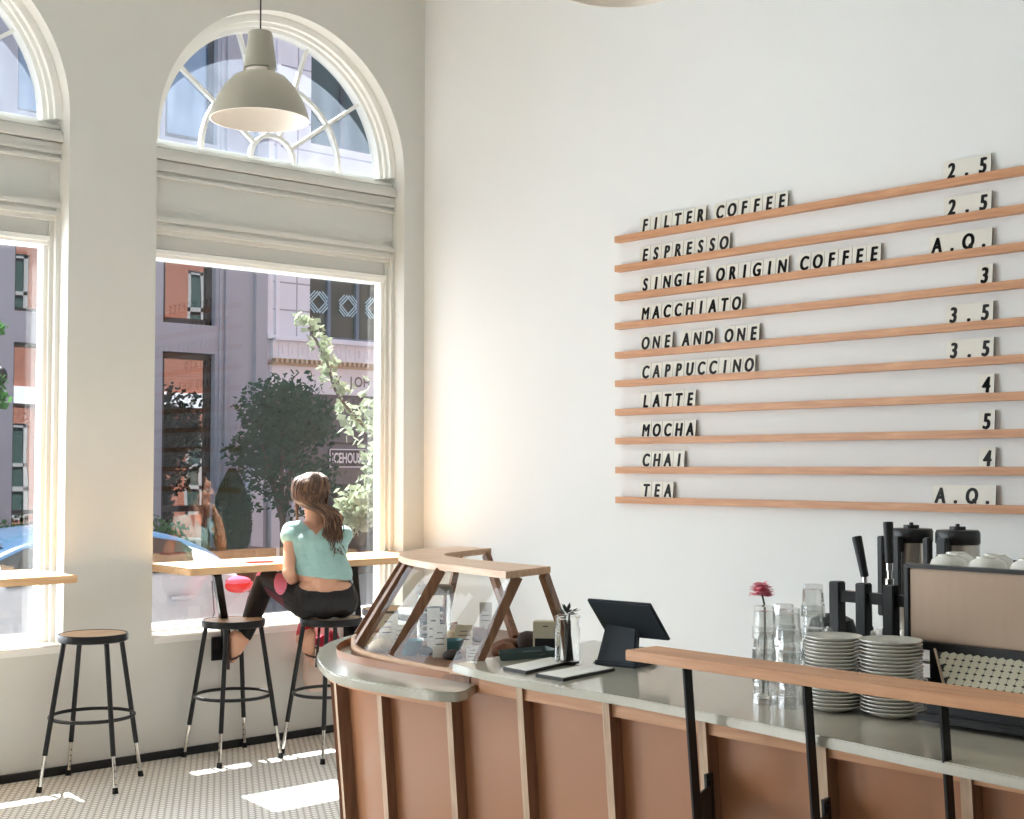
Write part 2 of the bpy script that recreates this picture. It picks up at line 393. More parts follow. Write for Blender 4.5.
# ------------------------------------------------------------------ bar stools
def make_stool(loc, rz, label):
    t = thing('bar_stool', label, 'stool', (0,0,0), 'backless bar stools at the windows')
    m = MB(); m.lathe([(.02,.738),(.158,.738),(.161,.742),(.158,.747),(.02,.7475)], n=40); m.build('seat', M['seat'], t, smooth=40)
    m = MB(); m.lathe([(.13,.710),(.162,.710),(.171,.715),(.172,.742),(.168,.749),(.160,.749),(.1595,.737),(.13,.735)], n=40, closed=True); m.build('seat_rim', M['black'], t, smooth=40)
    for k in range(4):
        a = R(90*k); d = V((math.cos(a), math.sin(a), 0)); P = lambda z: d*(.268-(.268-.148)*z/.735)+V((0,0,z))
        m = MB(); m.cyl(P(.175), P(.735), .0125, n=12); lg = m.build('leg', M['black'], t, smooth=40)
        m = MB(); m.cyl(P(.02), P(.18), .0095, n=12)
        m.build('leg_extension', M['chrome'], lg, smooth=40)
        m = MB(); m.cyl(P(0), P(.028), .015, .0125, n=12); m.build('rubber_foot', M['rubber'], lg, smooth=40)
        m = MB(); s = d.cross(V((0,0,1)))
        for i in range(4):
            q = P(.045+.03*i)+d*.0; m.cyl(q-d*.0102, q+d*.0102, .0035, n=8)
        m.build('leg_hole', M['rubber'], lg)
    r = .268-(.268-.148)*.34/.735-.009
    m = MB(); m.tube([(r*math.cos(R(10*i)), r*math.sin(R(10*i)), .34) for i in range(36)], .009, 8, True); m.build('foot_ring', M['black'], t, smooth=40)
    t.location = loc; t.rotation_euler = (0,0,rz); t['label'] = label
    return t
s1 = make_stool((3.02,6.49,0), 0, 'black steel bar stool standing alone before the pillar, sun patch on its seat')
dup(s1, (3.865,6.568,0), R(45), "empty black steel bar stool by the woman's bent knee")
dup(s1, (4.315,6.29,0), R(47), 'black steel bar stool the woman in the teal top sits on')
dup(s1, (4.85,6.45,0), R(20), 'black steel bar stool half hidden behind the glass display case')
# ------------------------------------------------------------------ menu rails and letter tiles
ROWS = [('FILTER COFFEE','2.5'),('ESPRESSO','2.5'),('SINGLE ORIGIN COFFEE','A.Q.'),('MACCHIATO','3'),('ONE AND ONE','3.5'),
        ('CAPPUCCINO','3.5'),('LATTE','4'),('MOCHA','5'),('CHAI','4'),('TEA','A.Q.')]
RZ = [2.815,2.655,2.497,2.342,2.184,2.030,1.875,1.720,1.563,1.403]
ORD = ['topmost','second','third','fourth','fifth','sixth','seventh','eighth','ninth','lowest']
M['tile'] = mat('cream_tile', (227,224,214), .5, var=.03, scale=20)
M['tileedge'] = mat('tile_edge_brown', (92,80,66), .6)
rail = None
for k, (z, (name, price)) in enumerate(zip(RZ, ROWS)):
    lab = '%s of the ten wooden menu rails, holding the %s tiles' % (ORD[k], name)
    if rail is None:
        m = MB(); m.box(5.322, XW, 2.35, 5.08, z-.0175, z+.0175)
        rail = tag(m.build('menu_rail', M['mapley'], bevel=.0015), lab, 'rail', 'menu rails on the wall'); zb = rail.location.z-z
    else:
        r = rail.copy(); COL.objects.link(r); r.location.z = z+zb; r['label'] = lab
TW, TH, TT = .0745, .083, .006
CAP = .058
tilemesh = {}
def tile_mesh(ch):
    if ch in tilemesh: return tilemesh[ch]
    m = MB(); m.box(-TT/2, TT/2, -TW/2, TW/2, 0, TH)
    m.m = [0]*6
    # side edges of the tile are raw brown board
    for i, f in enumerate(m.f):
        ys = {round(m.v[j][1], 5) for j in f}; m.m[i] = 2 if len(ys) == 1 else 0
    big = ch in '0123456789AQ' and False
    up = lambda x, y, d: (-TT/2-.0006-d, -x, .004+y)
    for dx, dy in ((-.0040,0),(-.0015,.0016),(.0015,-.0016),(.0040,0)): textmesh(m, 'O' if ch == 'Q' else ch, .0935, lambda x, y, d: up(x+dx, y+dy, d), 1, bold=0 if ch in 'MN' else .001, shear=.09, sx=.72)
    if ch == 'Q': m.bar((-TT/2-.0006,-.006,.022), (-TT/2-.0006,-.022,.004), .0001, .011, (0,1,1), mi=1)
    me = m.mesh('letter_tile', [M['tile'], M['ink'], M['tileedge']]); tilemesh[ch] = me; return me
pl = {1:'first',2:'second',3:'third',4:'fourth',5:'fifth',6:'sixth',7:'seventh',8:'eighth',9:'ninth',10:'tenth'}
def place_tile(ch, y, z, label, group):
    o = bpy.data.objects.new('letter_tile', tile_mesh(ch)); COL.objects.link(o)
    o.location = (5.345, y, z); o.rotation_euler = (0, R(6), 0); tag(o, label, 'letter tile', group)
for k, (z, (name, price)) in enumerate(zip(RZ, ROWS)):
    y = 4.915; zt = z+.0178
    for wi, word in enumerate(name.split(' ')):
        for i, ch in enumerate(word):
            place_tile(ch, y-.0382, zt, 'cream letter tile %s, %s letter of %s%s' % (ch, pl[i+1], ('the second ' if wi == 2 and word == 'ONE' else 'the first ' if word == 'ONE' else '')+word, ' on the %s rail' % ORD[k]), 'menu letter tiles')
            y -= .0765
        y -= .052
    y = 2.893+.0742*len(price)
    for i, ch in enumerate(price):
        nm = 'full stop' if ch == '.' else ch
        place_tile(ch, y-.0371, zt, 'cream price tile %s, %s in the price %s for %s' % (nm, pl[i+1], price, name), 'menu price tiles')
        y -= .0742

# ------------------------------------------------------------------ service counter
FRONT = [(2.80,.45),(2.80,1.2),(2.80,2.0),(2.80,2.5),(2.80,2.9),(2.792,3.2),(2.776,3.45),(2.762,3.72),(2.772,3.96),(2.85,4.20),(3.10,4.44),(3.42,4.55),(3.75,4.56)]   # line of the fins, seen from above
front = [tuple(p)[:2] for p in spline([(x,y,0) for x,y in FRONT], 8)]
def offs(line, d):
    out = []
    for i, p in enumerate(line):
        a = V(line[max(i-1,0)]); b = V(line[min(i+1,len(line)-1)]); t = (b-a).normalized(); n = V((t.y, -t.x))   # to the staff side
        out.append((p[0]+n.x*d, p[1]+n.y*d))
    return out
def at_z(z): return .075*(.92-z)/.92      # the front leans in towards the floor
ct = thing('service_counter', 'curved wooden service counter with vertical fins and a pale stone top', 'counter', (3.1,2.4,0))
M['panel'] = mat('panel_plywood', (168,116,82), .34, var=.12, scale=2.2, bump=.03, bscale=200, spec=.5, coat=.05, stretch=(1,1,.5))
M['finedge'] = wood('fin_edge', (176,146,120), (206,178,150), 'z', .5)
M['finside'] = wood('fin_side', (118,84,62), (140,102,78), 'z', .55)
m = MB(); n = len(front); zl = [0, .3, .6, .915]
rows = [offs(front, .045+at_z(z)) for z in zl]
for r_, z in zip(rows, zl): m.v += [(x, y, z) for x, y in r_]
for i in range(3):
    for j in range(n-1): m.f.append((i*n+j+1, i*n+j, (i+1)*n+j, (i+1)*n+j+1)); m.m.append(0)
m.build('front_panel', M['panel'], ct, smooth=30)
a, b = offs(front, .014), offs(front, .05)
cut = [i for i, p in enumerate(front) if p[1] < 3.29]
for z0, z1, idx in ((.872, .922, range(0, len(cut))), (.805, .858, range(len([p for p in front if p[1] < 3.385]), n))):
    idx = list(idx); m = MB()
    for i, j in zip(idx[:-1], idx[1:]):
        m.add([(*a[i], z0), (*a[j], z0), (*b[j], z0), (*b[i], z0), (*a[i], z1), (*a[j], z1), (*b[j], z1), (*b[i], z1)], [(0,1,2,3),(4,7,6,5),(0,4,5,1),(1,5,6,2),(2,6,7,3),(3,7,4,0)])
    m.build('top_trim', M['mapley'], ct)
def fin(pt, tang, ztop, parent):
    t = V((tang[0], tang[1], 0)).normalized(); nn = V((t.y, -t.x, 0)); th = .028; dp = .06
    vs = []
    for z in (0, ztop):
        o = V((pt[0], pt[1], z))+nn*at_z(z)
        vs += [o-t*th/2, o+t*th/2, o+t*th/2+nn*dp, o-t*th/2+nn*dp]
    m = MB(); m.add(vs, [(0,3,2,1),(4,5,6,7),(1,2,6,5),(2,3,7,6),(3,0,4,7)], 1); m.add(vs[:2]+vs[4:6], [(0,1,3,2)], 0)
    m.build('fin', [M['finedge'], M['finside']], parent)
for y in (.50,.87,1.24,1.60,1.985,2.362,2.715,3.08): fin((2.80,y), (0,1), .924, ct)
for pt, tg in (((2.779,3.40),(-.04,1)),((2.770,3.765),(.04,1)),((2.792,4.06),(.30,.95)),((2.95,4.32),(.70,.71)),((3.25,4.50),(.94,.33)),((3.6,4.562),(1,.05))): fin(pt, tg, .855, ct)
UP = [(2.59,.45),(2.61,1.0),(2.633,1.37),(2.655,1.62),(2.684,1.875),(2.71,2.10),(2.732,2.38),(2.742,2.66),(2.732,2.95),(2.755,3.20),(2.79,3.385)]
up = [tuple(p)[:2] for p in spline([(x,y,0) for x,y in UP], 5)]
m = MB(); m.prism([(3.55,.45)]+[(3.55,3.50)]+up[::-1], .924, .95); m.build('stone_top', M['stone'], ct, bevel=.003)
LO = [(2.69,3.24),(2.645,3.30),(2.626,3.42),(2.612,3.58),(2.612,3.74),(2.645,3.87),(2.70,3.99),(2.80,4.17),(2.90,4.31),(3.01,4.44),(3.14,4.55),(3.28,4.63),(3.5,4.70),(3.8,4.72)]
lo = [tuple(p)[:2] for p in spline([(x,y,0) for x,y in LO], 5)]
m = MB(); m.prism(([(3.8,3.9),(3.45,3.75),(3.40,3.40),(2.84,3.32),(2.74,3.25)]+lo)[::-1], .857, .888); m.build('end_slab', M['stone'], ct, bevel=.005)
m = MB(); m.box(3.52, 3.54, .45, 3.5, .0, .92); m.build('back_panel', M['panel'], ct)

# ------------------------------------------------------------------ handrail on steel posts
t = thing('counter_rail', 'long wooden guard rail on black flat-bar posts along the counter front', 'rail', (2.66,1.5,.5))
m = MB(); m.box(2.592, 2.712, .45, 2.44, 1.079, 1.106); m.build('rail_board', M['mapley'], t, bevel=.002)
for y in (2.285, 1.918, 1.565, 1.20):
    m = MB(); m.bar((2.655,y,1.079), (2.70,y,.60), .006, .03, (1,0,0)); m.bar((2.665,y,1.076),(2.665,y-.0001,1.0765),.03,.09)
    m.bar((2.695,y,.70),(2.822,y+.058,.70),.006,.09); m.bar((2.80,y+.052,.775),(2.812,y+.052,.60),.028,.008,(0,1,0))
    po = m.build('post', M['black'], t)
    m = MB(); m.cyl((2.792,y+.05,.762),(2.806,y+.05,.762),.007,n=8); m.cyl((2.80,y+.05,.63),(2.812,y+.05,.63),.007,n=8); m.build('bolt', M['black'], po)

# ------------------------------------------------------------------ glazed pastry case on the rounded end
case = thing('pastry_case', 'open oak and glass pastry case curving round the counter end', 'display case', (3.1,3.9,.888))
BO = [(2.825,3.34),(2.822,3.55),(2.838,3.80),(2.868,3.98),(2.925,4.12),(3.0,4.24),(3.13,4.40),(3.32,4.53),(3.56,4.60),(3.72,4.61)]
BI = [(3.40,3.42),(3.42,3.60),(3.47,3.78),(3.56,3.90),(3.72,3.96)]
RO = [(2.905,3.255),(2.925,3.36),(2.962,3.56),(2.985,3.745),(3.035,3.915),(3.10,4.06),(3.20,4.21),(3.33,4.33),(3.50,4.41),(3.69,4.435)]
RI = [(3.175,3.33),(3.19,3.55),(3.215,3.80),(3.265,3.99),(3.35,4.10),(3.50,4.17),(3.70,4.235)]
sp2 = lambda L, k=5: [tuple(p)[:2] for p in spline([(x,y,0) for x,y in L], k)]
m = MB(); m.prism((sp2(BO)+sp2(BI)[::-1])[::-1], .888, .912); m.build('base_board', M['casewood'], case, bevel=.002)
m = MB(); bo = sp2(BO); bi2 = offs(bo, .014)
for i in range(len(bo)-1):
    m.add([(*bo[i],.905),(*bo[i+1],.905),(*bi2[i+1],.905),(*bi2[i],.905),(*bo[i],.925),(*bo[i+1],.925),(*bi2[i+1],.925),(*bi2[i],.925)], [(0,1,2,3),(4,7,6,5),(0,4,5,1),(1,5,6,2),(2,6,7,3),(3,7,4,0)])
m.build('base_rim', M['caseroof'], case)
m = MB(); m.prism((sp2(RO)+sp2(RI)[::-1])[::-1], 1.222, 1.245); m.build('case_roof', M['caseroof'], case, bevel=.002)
posts = [((2.995,3.30,1.222),(2.893,3.392,.926)),((2.99,3.69,1.222),(2.868,3.80,.925)),((3.135,4.055,1.222),(2.935,4.10,.925)),
         ((3.145,3.335,1.222),(3.39,3.445,.912)),((3.67,4.235,1.222),(3.585,3.965,.912)),((3.51,4.22,1.222),(3.715,4.555,.925)),((3.27,4.25,1.222),(3.12,4.36,.925))]
for a, b in posts:
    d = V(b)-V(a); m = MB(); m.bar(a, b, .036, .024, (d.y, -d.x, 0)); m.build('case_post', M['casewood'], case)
m = MB(); bo, ro = sp2(offs(BO, .015), 5), sp2(offs(RO, .02), 5); k = len(bo)
for i in range(k-1): m.quad((*bo[i],.925),(*bo[i+1],.925),(*ro[i+1],1.222),(*ro[i],1.222))
m.build('case_glass', M['caseglass'], case, smooth=60)
# ------------------------------------------------------------------ things on the counter
ZC = .95
# tablet till on its stand, seen from behind
M['tablet'] = mat('tablet_back', (43,50,58), .45, var=.05)
M['stand'] = mat('stand_slate', (52,60,70), .5, var=.05)
M['screen'] = mat('dark_screen', (12,13,15), .1)
t = thing('tablet_till', 'dark slate tablet till tilted back on its stand beside the wooden guard rail', 'tablet', (3.17,2.99,ZC))
wv = V((.031,-.243,0)).normalized(); dv = V((.66,.08,-.75)); dv = (dv-wv*dv.dot(wv)).normalized(); nv = wv.cross(dv)
c = V((3.088,3.073,1.16))+wv*.124+dv*.08
m = MB(); m.obox(c, (.247,.163,.013), (wv,dv,nv)); m.build('tablet', M['tablet'], t, smooth=40, bevel=.005)
fr = nv if nv.x > 0 else -nv
m = MB(); m.obox(c+fr*.0068, (.228,.145,.001), (wv,dv,nv)); m.build('screen', M['screen'], t)
m = MB(); B1, B2, T1, T2 = V((3.118,3.066,.958)), V((3.15,2.925,.958)), V((3.16,3.055,1.10)), V((3.185,2.945,1.095)); o = V((.022,0,.004))
m.add([B1,B2,B2+o,B1+o,T1,T2,T2+o,T1+o], [(0,3,2,1),(4,5,6,7),(0,1,5,4),(1,2,6,5),(2,3,7,6),(3,0,4,7)]); m.build('stand_neck', M['stand'], t, smooth=40, bevel=.006)
m = MB(); m.prism([(3.108,3.07),(3.142,2.915),(3.285,2.945),(3.255,3.085)], ZC, .966); m.build('stand_base', M['stand'], t, smooth=40, bevel=.006)
# menus on clipboards
M['board'] = mat('dark_board', (40,37,34), .6)
def clip(name, pts, label):
    t = thing(name, label, 'clipboard', (sum(p[0] for p in pts)/4, sum(p[1] for p in pts)/4, ZC), 'menu clipboards on the counter')
    m = MB(); m.prism(pts, ZC, ZC+.009); m.build('board', M['board'], t, bevel=.0015)
    cx, cy = sum(p[0] for p in pts)/4, sum(p[1] for p in pts)/4
    q = [(cx+(x-cx)*.93, cy+(y-cy)*.93) for x, y in pts]
    m = MB(); m.prism(q, ZC+.009, ZC+.011); m.build('paper_sheet', M['paper'], t)
clip('menu_clipboard', [(2.82,3.175),(2.812,3.06),(3.085,3.13),(3.085,3.235)], 'dark clipboard with a white sheet lying nearer the glass jar')
clip('menu_clipboard', [(2.80,3.005),(2.80,2.885),(3.062,2.925),(3.075,3.04)], 'dark clipboard with a white sheet lying nearer the guard rail')
# glass jar with utensils
t = thing('utensil_jar', 'clear glass jar full of dark stirrers with a small dark plant on top', 'jar', (3.062,3.135,ZC))
m = MB(); m.lathe([(.0,.0),(.037,.0),(.041,.006),(.041,.11),(.037,.125),(.037,.145),(.041,.148),(.041,.154),(.0355,.154),(.034,.125),(.038,.108),(.038,.012),(.0,.010)], (3.062,3.135,ZC), 28, closed=False); m.build('jar_glass', M['cupglass'], t, smooth=40)
M['stirrer'] = mat('dark_stirrer', (84,82,74), .6)
m = MB()
for i in range(8):
    a = random.uniform(0, 6.28); r = random.uniform(.005,.026); p = V((3.062+r*math.cos(a), 3.135+r*math.sin(a), ZC+.012)); q = V((3.062+.9*r*math.cos(a+.9), 3.135+.9*r*math.sin(a+.9), ZC+random.uniform(.10,.165)))
    m.bar(p, q, random.choice((.005,.007,.012)), .004, (1,0,0))
m.build('stirrers', M['stirrer'], t)
M['darkleaf'] = mat('dark_leaf', (44,56,46), .6)
m = MB()
for i in range(26):
    a = random.uniform(0,6.28); e = random.uniform(-.1,1.2); d = V((math.cos(a)*math.cos(e), math.sin(a)*math.cos(e), math.sin(e))); o = V((3.062,3.135,ZC+.158))+d*random.uniform(0,.02)
    s_ = d.cross(V((.3,.2,1))).normalized()*.006; m.quad(o, o+d*.014+s_, o+d*.03, o+d*.014-s_)
m.build('sprig', M['darkleaf'], t)
# teal tray with a plate
M['tray'] = mat('teal_tray', (70,92,92), .35)
t = thing('serving_tray', 'dark teal shallow tray beside the open end of the pastry case', 'tray', (3.06,3.33,ZC))
m = MB(); P = [(2.935,3.325),(3.15,3.265),(3.19,3.375),(3.0,3.40)]
q = [(3.065+(x-3.065)*.9, 3.34+(y-3.34)*.85) for x, y in P]
m.prism(q, ZC, ZC+.004, P and q); n = 4
o = [(3.065+(x-3.065)*1.0, 3.34+(y-3.34)*1.0) for x, y in P]
for i in range(4):
    j = (i+1) % 4; m.add([(*q[i],ZC),(*q[j],ZC),(*o[j],ZC+.024),(*o[i],ZC+.024),(*q[i],ZC+.004),(*q[j],ZC+.004),(*[a*.985+b*.015 for a, b in zip(o[j],q[j])],ZC+.024),(*[a*.985+b*.015 for a, b in zip(o[i],q[i])],ZC+.024)], [(0,1,2,3),(4,7,6,5),(3,2,6,7),(0,3,7,4),(1,5,6,2)])
m.build('tray_body', M['tray'], t)
m = MB(); m.lathe([(0,0),(.03,0),(.045,.008),(.043,.010),(.028,.003),(0,.003)], (3.10,3.325,ZC+.0045), 24); tag(m.build('small_plate', M['tray'], smooth=40), 'small grey plate resting on the teal tray', 'plate')
# cream card box with a dark slot
t = thing('card_box', 'cream card box with a dark slot standing behind the teal tray', 'box', (3.225,3.40,ZC))
ax = V((.70,-.71,0)); ay = V((.71,.70,0)); bc = V((3.235,3.42,ZC+.05))
m = MB(); m.obox(bc, (.085,.05,.10), (ax,ay,(0,0,1))); m.build('box_body', M['card'], t, bevel=.003)
m = MB(); m.obox(bc-ay*.0255-V((0,0,.024)), (.072,.002,.034), (ax,ay,(0,0,1))); m.build('slot', M['blackmat'], t)
m = MB(); m.obox(bc-ay*.0255+V((0,0,.034)), (.018,.001,.003), (ax,ay,(0,0,1))); m.build('print_mark', M['ink'], t)

# ---- tumblers, upside down in stacks
M['petal'] = mat('pink_petal', (246,150,168), .7, var=.15, scale=30, sheen=.2)
M['stem'] = mat('flower_stem', (58,74,50), .7)
def glass_mesh():
    m = MB(); m.lathe([(.0325,.0),(.031,.030),(.0285,.034),(.0262,.083),(.0255,.085),(0,.085),(0,.073),(.0238,.0715),(.0262,.034),(.0285,.030),(.0303,.0)], (0,0,0), 10, closed=True); 
    return m.mesh('glass_tumbler', M['tumbler'], smooth=25)
gm = glass_mesh()
for (x, y), n, wh in (((2.94,2.26),4,'below the pink flower'),((2.945,2.18),4,'in front, beside the saucers'),((3.035,2.17),5,'in the tallest stack'),((3.02,2.255),4,'in the stack behind')):
    for k in range(n):
        o = bpy.data.objects.new('glass_tumbler', gm); COL.objects.link(o); o.location = (x, y, ZC+.058*k); o.rotation_euler = (0,0,random.uniform(0,.6))
        pos = ['lowest','second from the bottom','third from the bottom','topmost' if n == 4 else 'fourth from the bottom','topmost'][k]
        tag(o, 'upturned clear glass tumbler %s, %s' % (wh, pos), 'glass', 'stacked glass tumblers')
# flower in a slim vase behind them
t = thing('flower_vase', 'slim glass vase holding one pink flower behind the tumblers', 'vase', (2.992,2.305,ZC))
m = MB(); m.lathe([(0,0),(.016,0),(.018,.01),(.012,.10),(.013,.17),(.011,.17),(.010,.10),(.014,.012),(0,.008)], (2.992,2.305,ZC), 18); m.build('vase_glass', M['cupglass'], t, smooth=40)
m = MB(); m.tube([(2.992,2.305,.965),(2.996,2.30,1.12),(3.004,2.306,1.20),(3.022,2.328,1.228)], .003, 6); m.build('stem', M['stem'], t)
m = MB(); fc = V((3.028,2.334,1.232))
for ring, (n, r, lift, sz) in enumerate(((16,.036,.0,.024),(15,.034,.012,.022),(13,.027,.022,.02),(10,.017,.029,.016))):
    for i in range(n):
        a = 2*math.pi*(i+.5*ring)/n; d = V((math.cos(a), math.sin(a), .18+.3*ring)).normalized(); u = V((0,0,1)); s_ = d.cross(u).normalized()
        o = fc+V((math.cos(a)*.004, math.sin(a)*.004, lift)); tip = fc+V((math.cos(a)*r, math.sin(a)*r, lift+random.uniform(-.007,.006)))
        m.add([o, tip*.6+o*.4+s_*sz*.45, tip+s_*sz*.3, tip-s_*sz*.3, tip*.6+o*.4-s_*sz*.45, tip*.5+o*.5+V((0,0,-.004))], [(0,1,2,3,4),(0,4,5),(0,5,1)])
m.ell(fc+V((0,0,.006)), (.018,.018,.014), 12, 8); m.build('flower_head', M['petal'], t)

# ---- saucers
sm = MB(); sm.lathe([(0,.004),(.030,.003),(.038,0),(.042,.002),(.052,.005),(.077,.0155),(.079,.0172),(.0788,.0187),(.0765,.0188),(.05,.009),(.034,.0068),(0,.0065)], (0,0,0), 40)
sme = sm.mesh('saucer', M['porc'], smooth=50)
NUM = ['lowest','second','third','fourth','fifth','sixth','seventh','eighth','ninth','tenth','eleventh','twelfth','thirteenth','fourteenth','fifteenth','sixteenth','seventeenth','eighteenth','nineteenth','topmost']
for (x, y), sc, wh in (((2.992,2.078),.93,'next to the tumblers'),((3.032,1.932),1.0,'next to the espresso machine')):
    for k in range(20):
        o = bpy.data.objects.new('saucer', sme); COL.objects.link(o); o.location = (x+random.uniform(-.0012,.0012), y+random.uniform(-.0012,.0012), ZC+.0092*k+.0005); o.scale = (sc,sc,1)
        tag(o, 'white saucer in the stack %s, %s' % (wh, NUM[k]+(' from the bottom' if 0 < k < 19 else '')), 'saucer', 'stacked white saucers')

# ------------------------------------------------------------------ espresso machine
M['bronze'] = mat('bronze_panel', (172,149,128), .38, .25, var=.06, scale=8, stretch=(1,6,1))
M['machine'] = mat('machine_black', (26,28,30), .4, var=.1)
M['hex'] = mat('pale_hex_enamel', (196,192,170), .45, var=.06)
esp = thing('espresso_machine', 'large espresso machine with a bronze back panel over a pale honeycomb grille', 'coffee machine', (3.3,1.3,ZC))
m = MB(); m.box(3.16,3.56,.62,1.95,1.16,1.302); m.box(3.165,3.55,.68,1.905,.99,1.17); m.build('body', M['machine'], esp, bevel=.004)
m = MB(); m.box(3.145,3.162,.60,1.947,1.132,1.318); m.build('back_panel', M['bronze'], esp, bevel=.003)
m = MB(); m.box(3.138,3.172,.59,1.962,1.318,1.328); m.box(3.172,3.57,1.948,1.962,1.29,1.322); m.box(3.556,3.57,.6,1.962,1.29,1.322); m.box(3.14,3.165,1.947,1.962,1.125,1.32); m.box(3.13,3.165,.6,1.93,1.112,1.132); m.build('panel_frame', M['machine'], esp, bevel=.002)
m = MB(); m.box(3.0,3.55,.66,1.815,ZC+.012,1.0); m.box(2.975,3.55,.64,1.83,ZC+.012,ZC+.03); m.build('base', M['machine'], esp, bevel=.004)
for x in (3.06,3.5):
    for y in (.75,1.76):
        m = MB(); m.cyl((x,y,ZC),(x,y,ZC+.014),.022,n=14); m.build('rubber_foot', M['rubber'], esp)
A0, A1, B0, B1 = V((3.135,1.868,1.115)), V((3.135,.62,1.115)), V((3.022,1.765,1.0)), V((3.022,.66,1.0))
m = MB(); nn = (A1-A0).cross(B0-A0).normalized(); nn = nn if nn.x < 0 else -nn
m.quad(A0,A1,B1,B0); gp = m.build('grille_panel', M['machine'], esp)
m = MB(); hx = .0125; up_ = (A0-B0).normalized(); up_ = V((A0.x-B0.x,0,A0.z-B0.z)).normalized(); L = (V((A0.x-B0.x,0,A0.z-B0.z))).length
row = 0; v = hx
while v < L-.004:
    fr_ = v/L; yl = B0.y+(A0.y-B0.y)*fr_; y = yl-hx*.95-(hx*.9 if row % 2 else 0)
    while y > .68:
        c0 = V((B0.x,0,B0.z))+up_*v+V((0,y,0))+nn*.0006
        m.add([c0+(V((0,-1,0))*math.cos(R(60*i+30))+up_*math.sin(R(60*i+30)))*hx*.96+nn*.0015 for i in range(6)], [(0,1,2,3,4,5)])
        y -= hx*1.74
    v += hx*1.52; row += 1
m.build('honeycomb', M['hex'], gp)
m = MB(); m.bar(A0+nn*.002, B0+nn*.002, .008, .006, (0,1,0)); m.build('grille_edge', M['bronze'], esp)
# side fittings of the machine
m = MB(); m.cyl((3.18,1.90,1.075),(3.18,1.94,1.075),.006,n=10); m.cyl((3.13,1.89,1.03),(3.17,1.89,1.03),.008,n=10); m.ell((3.13,1.89,1.03),.013,12,8); m.build('steam_fitting', M['chrome'], esp, smooth=40)
# levers and the post frame on the window side of the machine
fr = thing('lever_frame', 'black frame of three square posts beside the machine with two tall lever handles', 'lever stand', (3.3,2.13,ZC))
for y in (2.207,2.122,2.037):
    m = MB(); m.box(3.183,3.217,y-.017,y+.017,ZC,1.264); m.build('post', M['black'], fr, bevel=.003)
m = MB(); m.bar((3.2,2.21,1.225),(3.215,1.975,1.222),.026,.03); m.bar((3.22,2.21,.97),(3.25,1.975,.97),.05,.03); m.build('cross_bar', M['black'], fr)
for i, (p, q, c0) in enumerate((((3.4,2.250,1.262),(3.4,2.276,1.378),(3.4,2.249,1.10)),((3.4,2.168,1.306),(3.4,2.171,1.424),(3.4,2.168,1.10)))):
    m = MB(); m.cyl(p, q, .0115, .0145, n=14); lv = m.build('lever_handle', M['blackmat'], fr, smooth=40, bevel=.002)
    m = MB(); m.cyl(c0, p, .007, n=10)
    if i: m.cyl((c0[0],c0[1],1.20),(c0[0],c0[1],1.222),.014,n=14); m.cyl((c0[0],c0[1],1.245),(c0[0],c0[1],1.262),.012,n=14); m.cyl((c0[0],c0[1],1.285),p,.0095,n=14)
    m.build('lever_rod', M['chrome'], lv, smooth=40)
    m = MB(); m.cyl((c0[0],c0[1],ZC),(c0[0],c0[1],1.12),.03,.022,n=18); m.build('lever_base', M['machine'], lv, smooth=40)
m = MB(); m.lathe([(0,0),(.075,0),(.078,.01),(.078,.13),(.06,.19),(.03,.205),(0,.208)], (3.33,2.315,ZC), 28); tag(m.build('knock_box', M['blackmat'], smooth=40), 'round black knock box behind the three square posts', 'bin')
M['napkin'] = mat('white_cloth', (232,231,226), .9, bump=.2, bscale=60)
for (x, y, z), lab in (((3.10,2.168,ZC),'crumpled white cloth behind the left saucer stack'),((3.11,2.032,ZC),'crumpled white cloth behind the right saucer stack')):
    m = MB(); m.ell((x,y,z+.098), (.021,.021,.098), 14, 12)
    rr = random.Random(x*97); m.v = [(a+rr.uniform(-.006,.006), b+rr.uniform(-.006,.006), max(z, c0+rr.uniform(-.006,.008))) for a, b, c0 in m.v]
    tag(m.build('crumpled_cloth', M['napkin'], smooth=60), lab, 'cloth', 'crumpled cloths behind the saucers')
# cups warming upside down on the machine
cm = MB(); cm.lathe([(.049,0),(.052,.002),(.051,.016),(.043,.036),(.028,.045),(.027,.049),(.024,.049),(.022,.046),(0,.046),(0,.041),(.025,.040),(.040,.032),(.047,.016),(.048,.002)], (0,0,0), 28, closed=True)
cme = cm.mesh('coffee_cup', M['porc'], smooth=40)
CU = [(3.235,1.885),(3.235,1.775),(3.24,1.665),(3.345,1.925),(3.345,1.815),(3.35,1.705),(3.24,1.555),(3.35,1.595)]
for i, (x, y) in enumerate(CU):
    o = bpy.data.objects.new('coffee_cup', cme); COL.objects.link(o); o.location = (x, y, 1.302)
    tag(o, 'upturned white cup on the espresso machine, %s in the %s row' % (pl[[1,2,3,1,2,3,4,4][i]], ['front','front','front','back','back','back','front','back'][i]), 'cup', 'white cups warming on the machine')
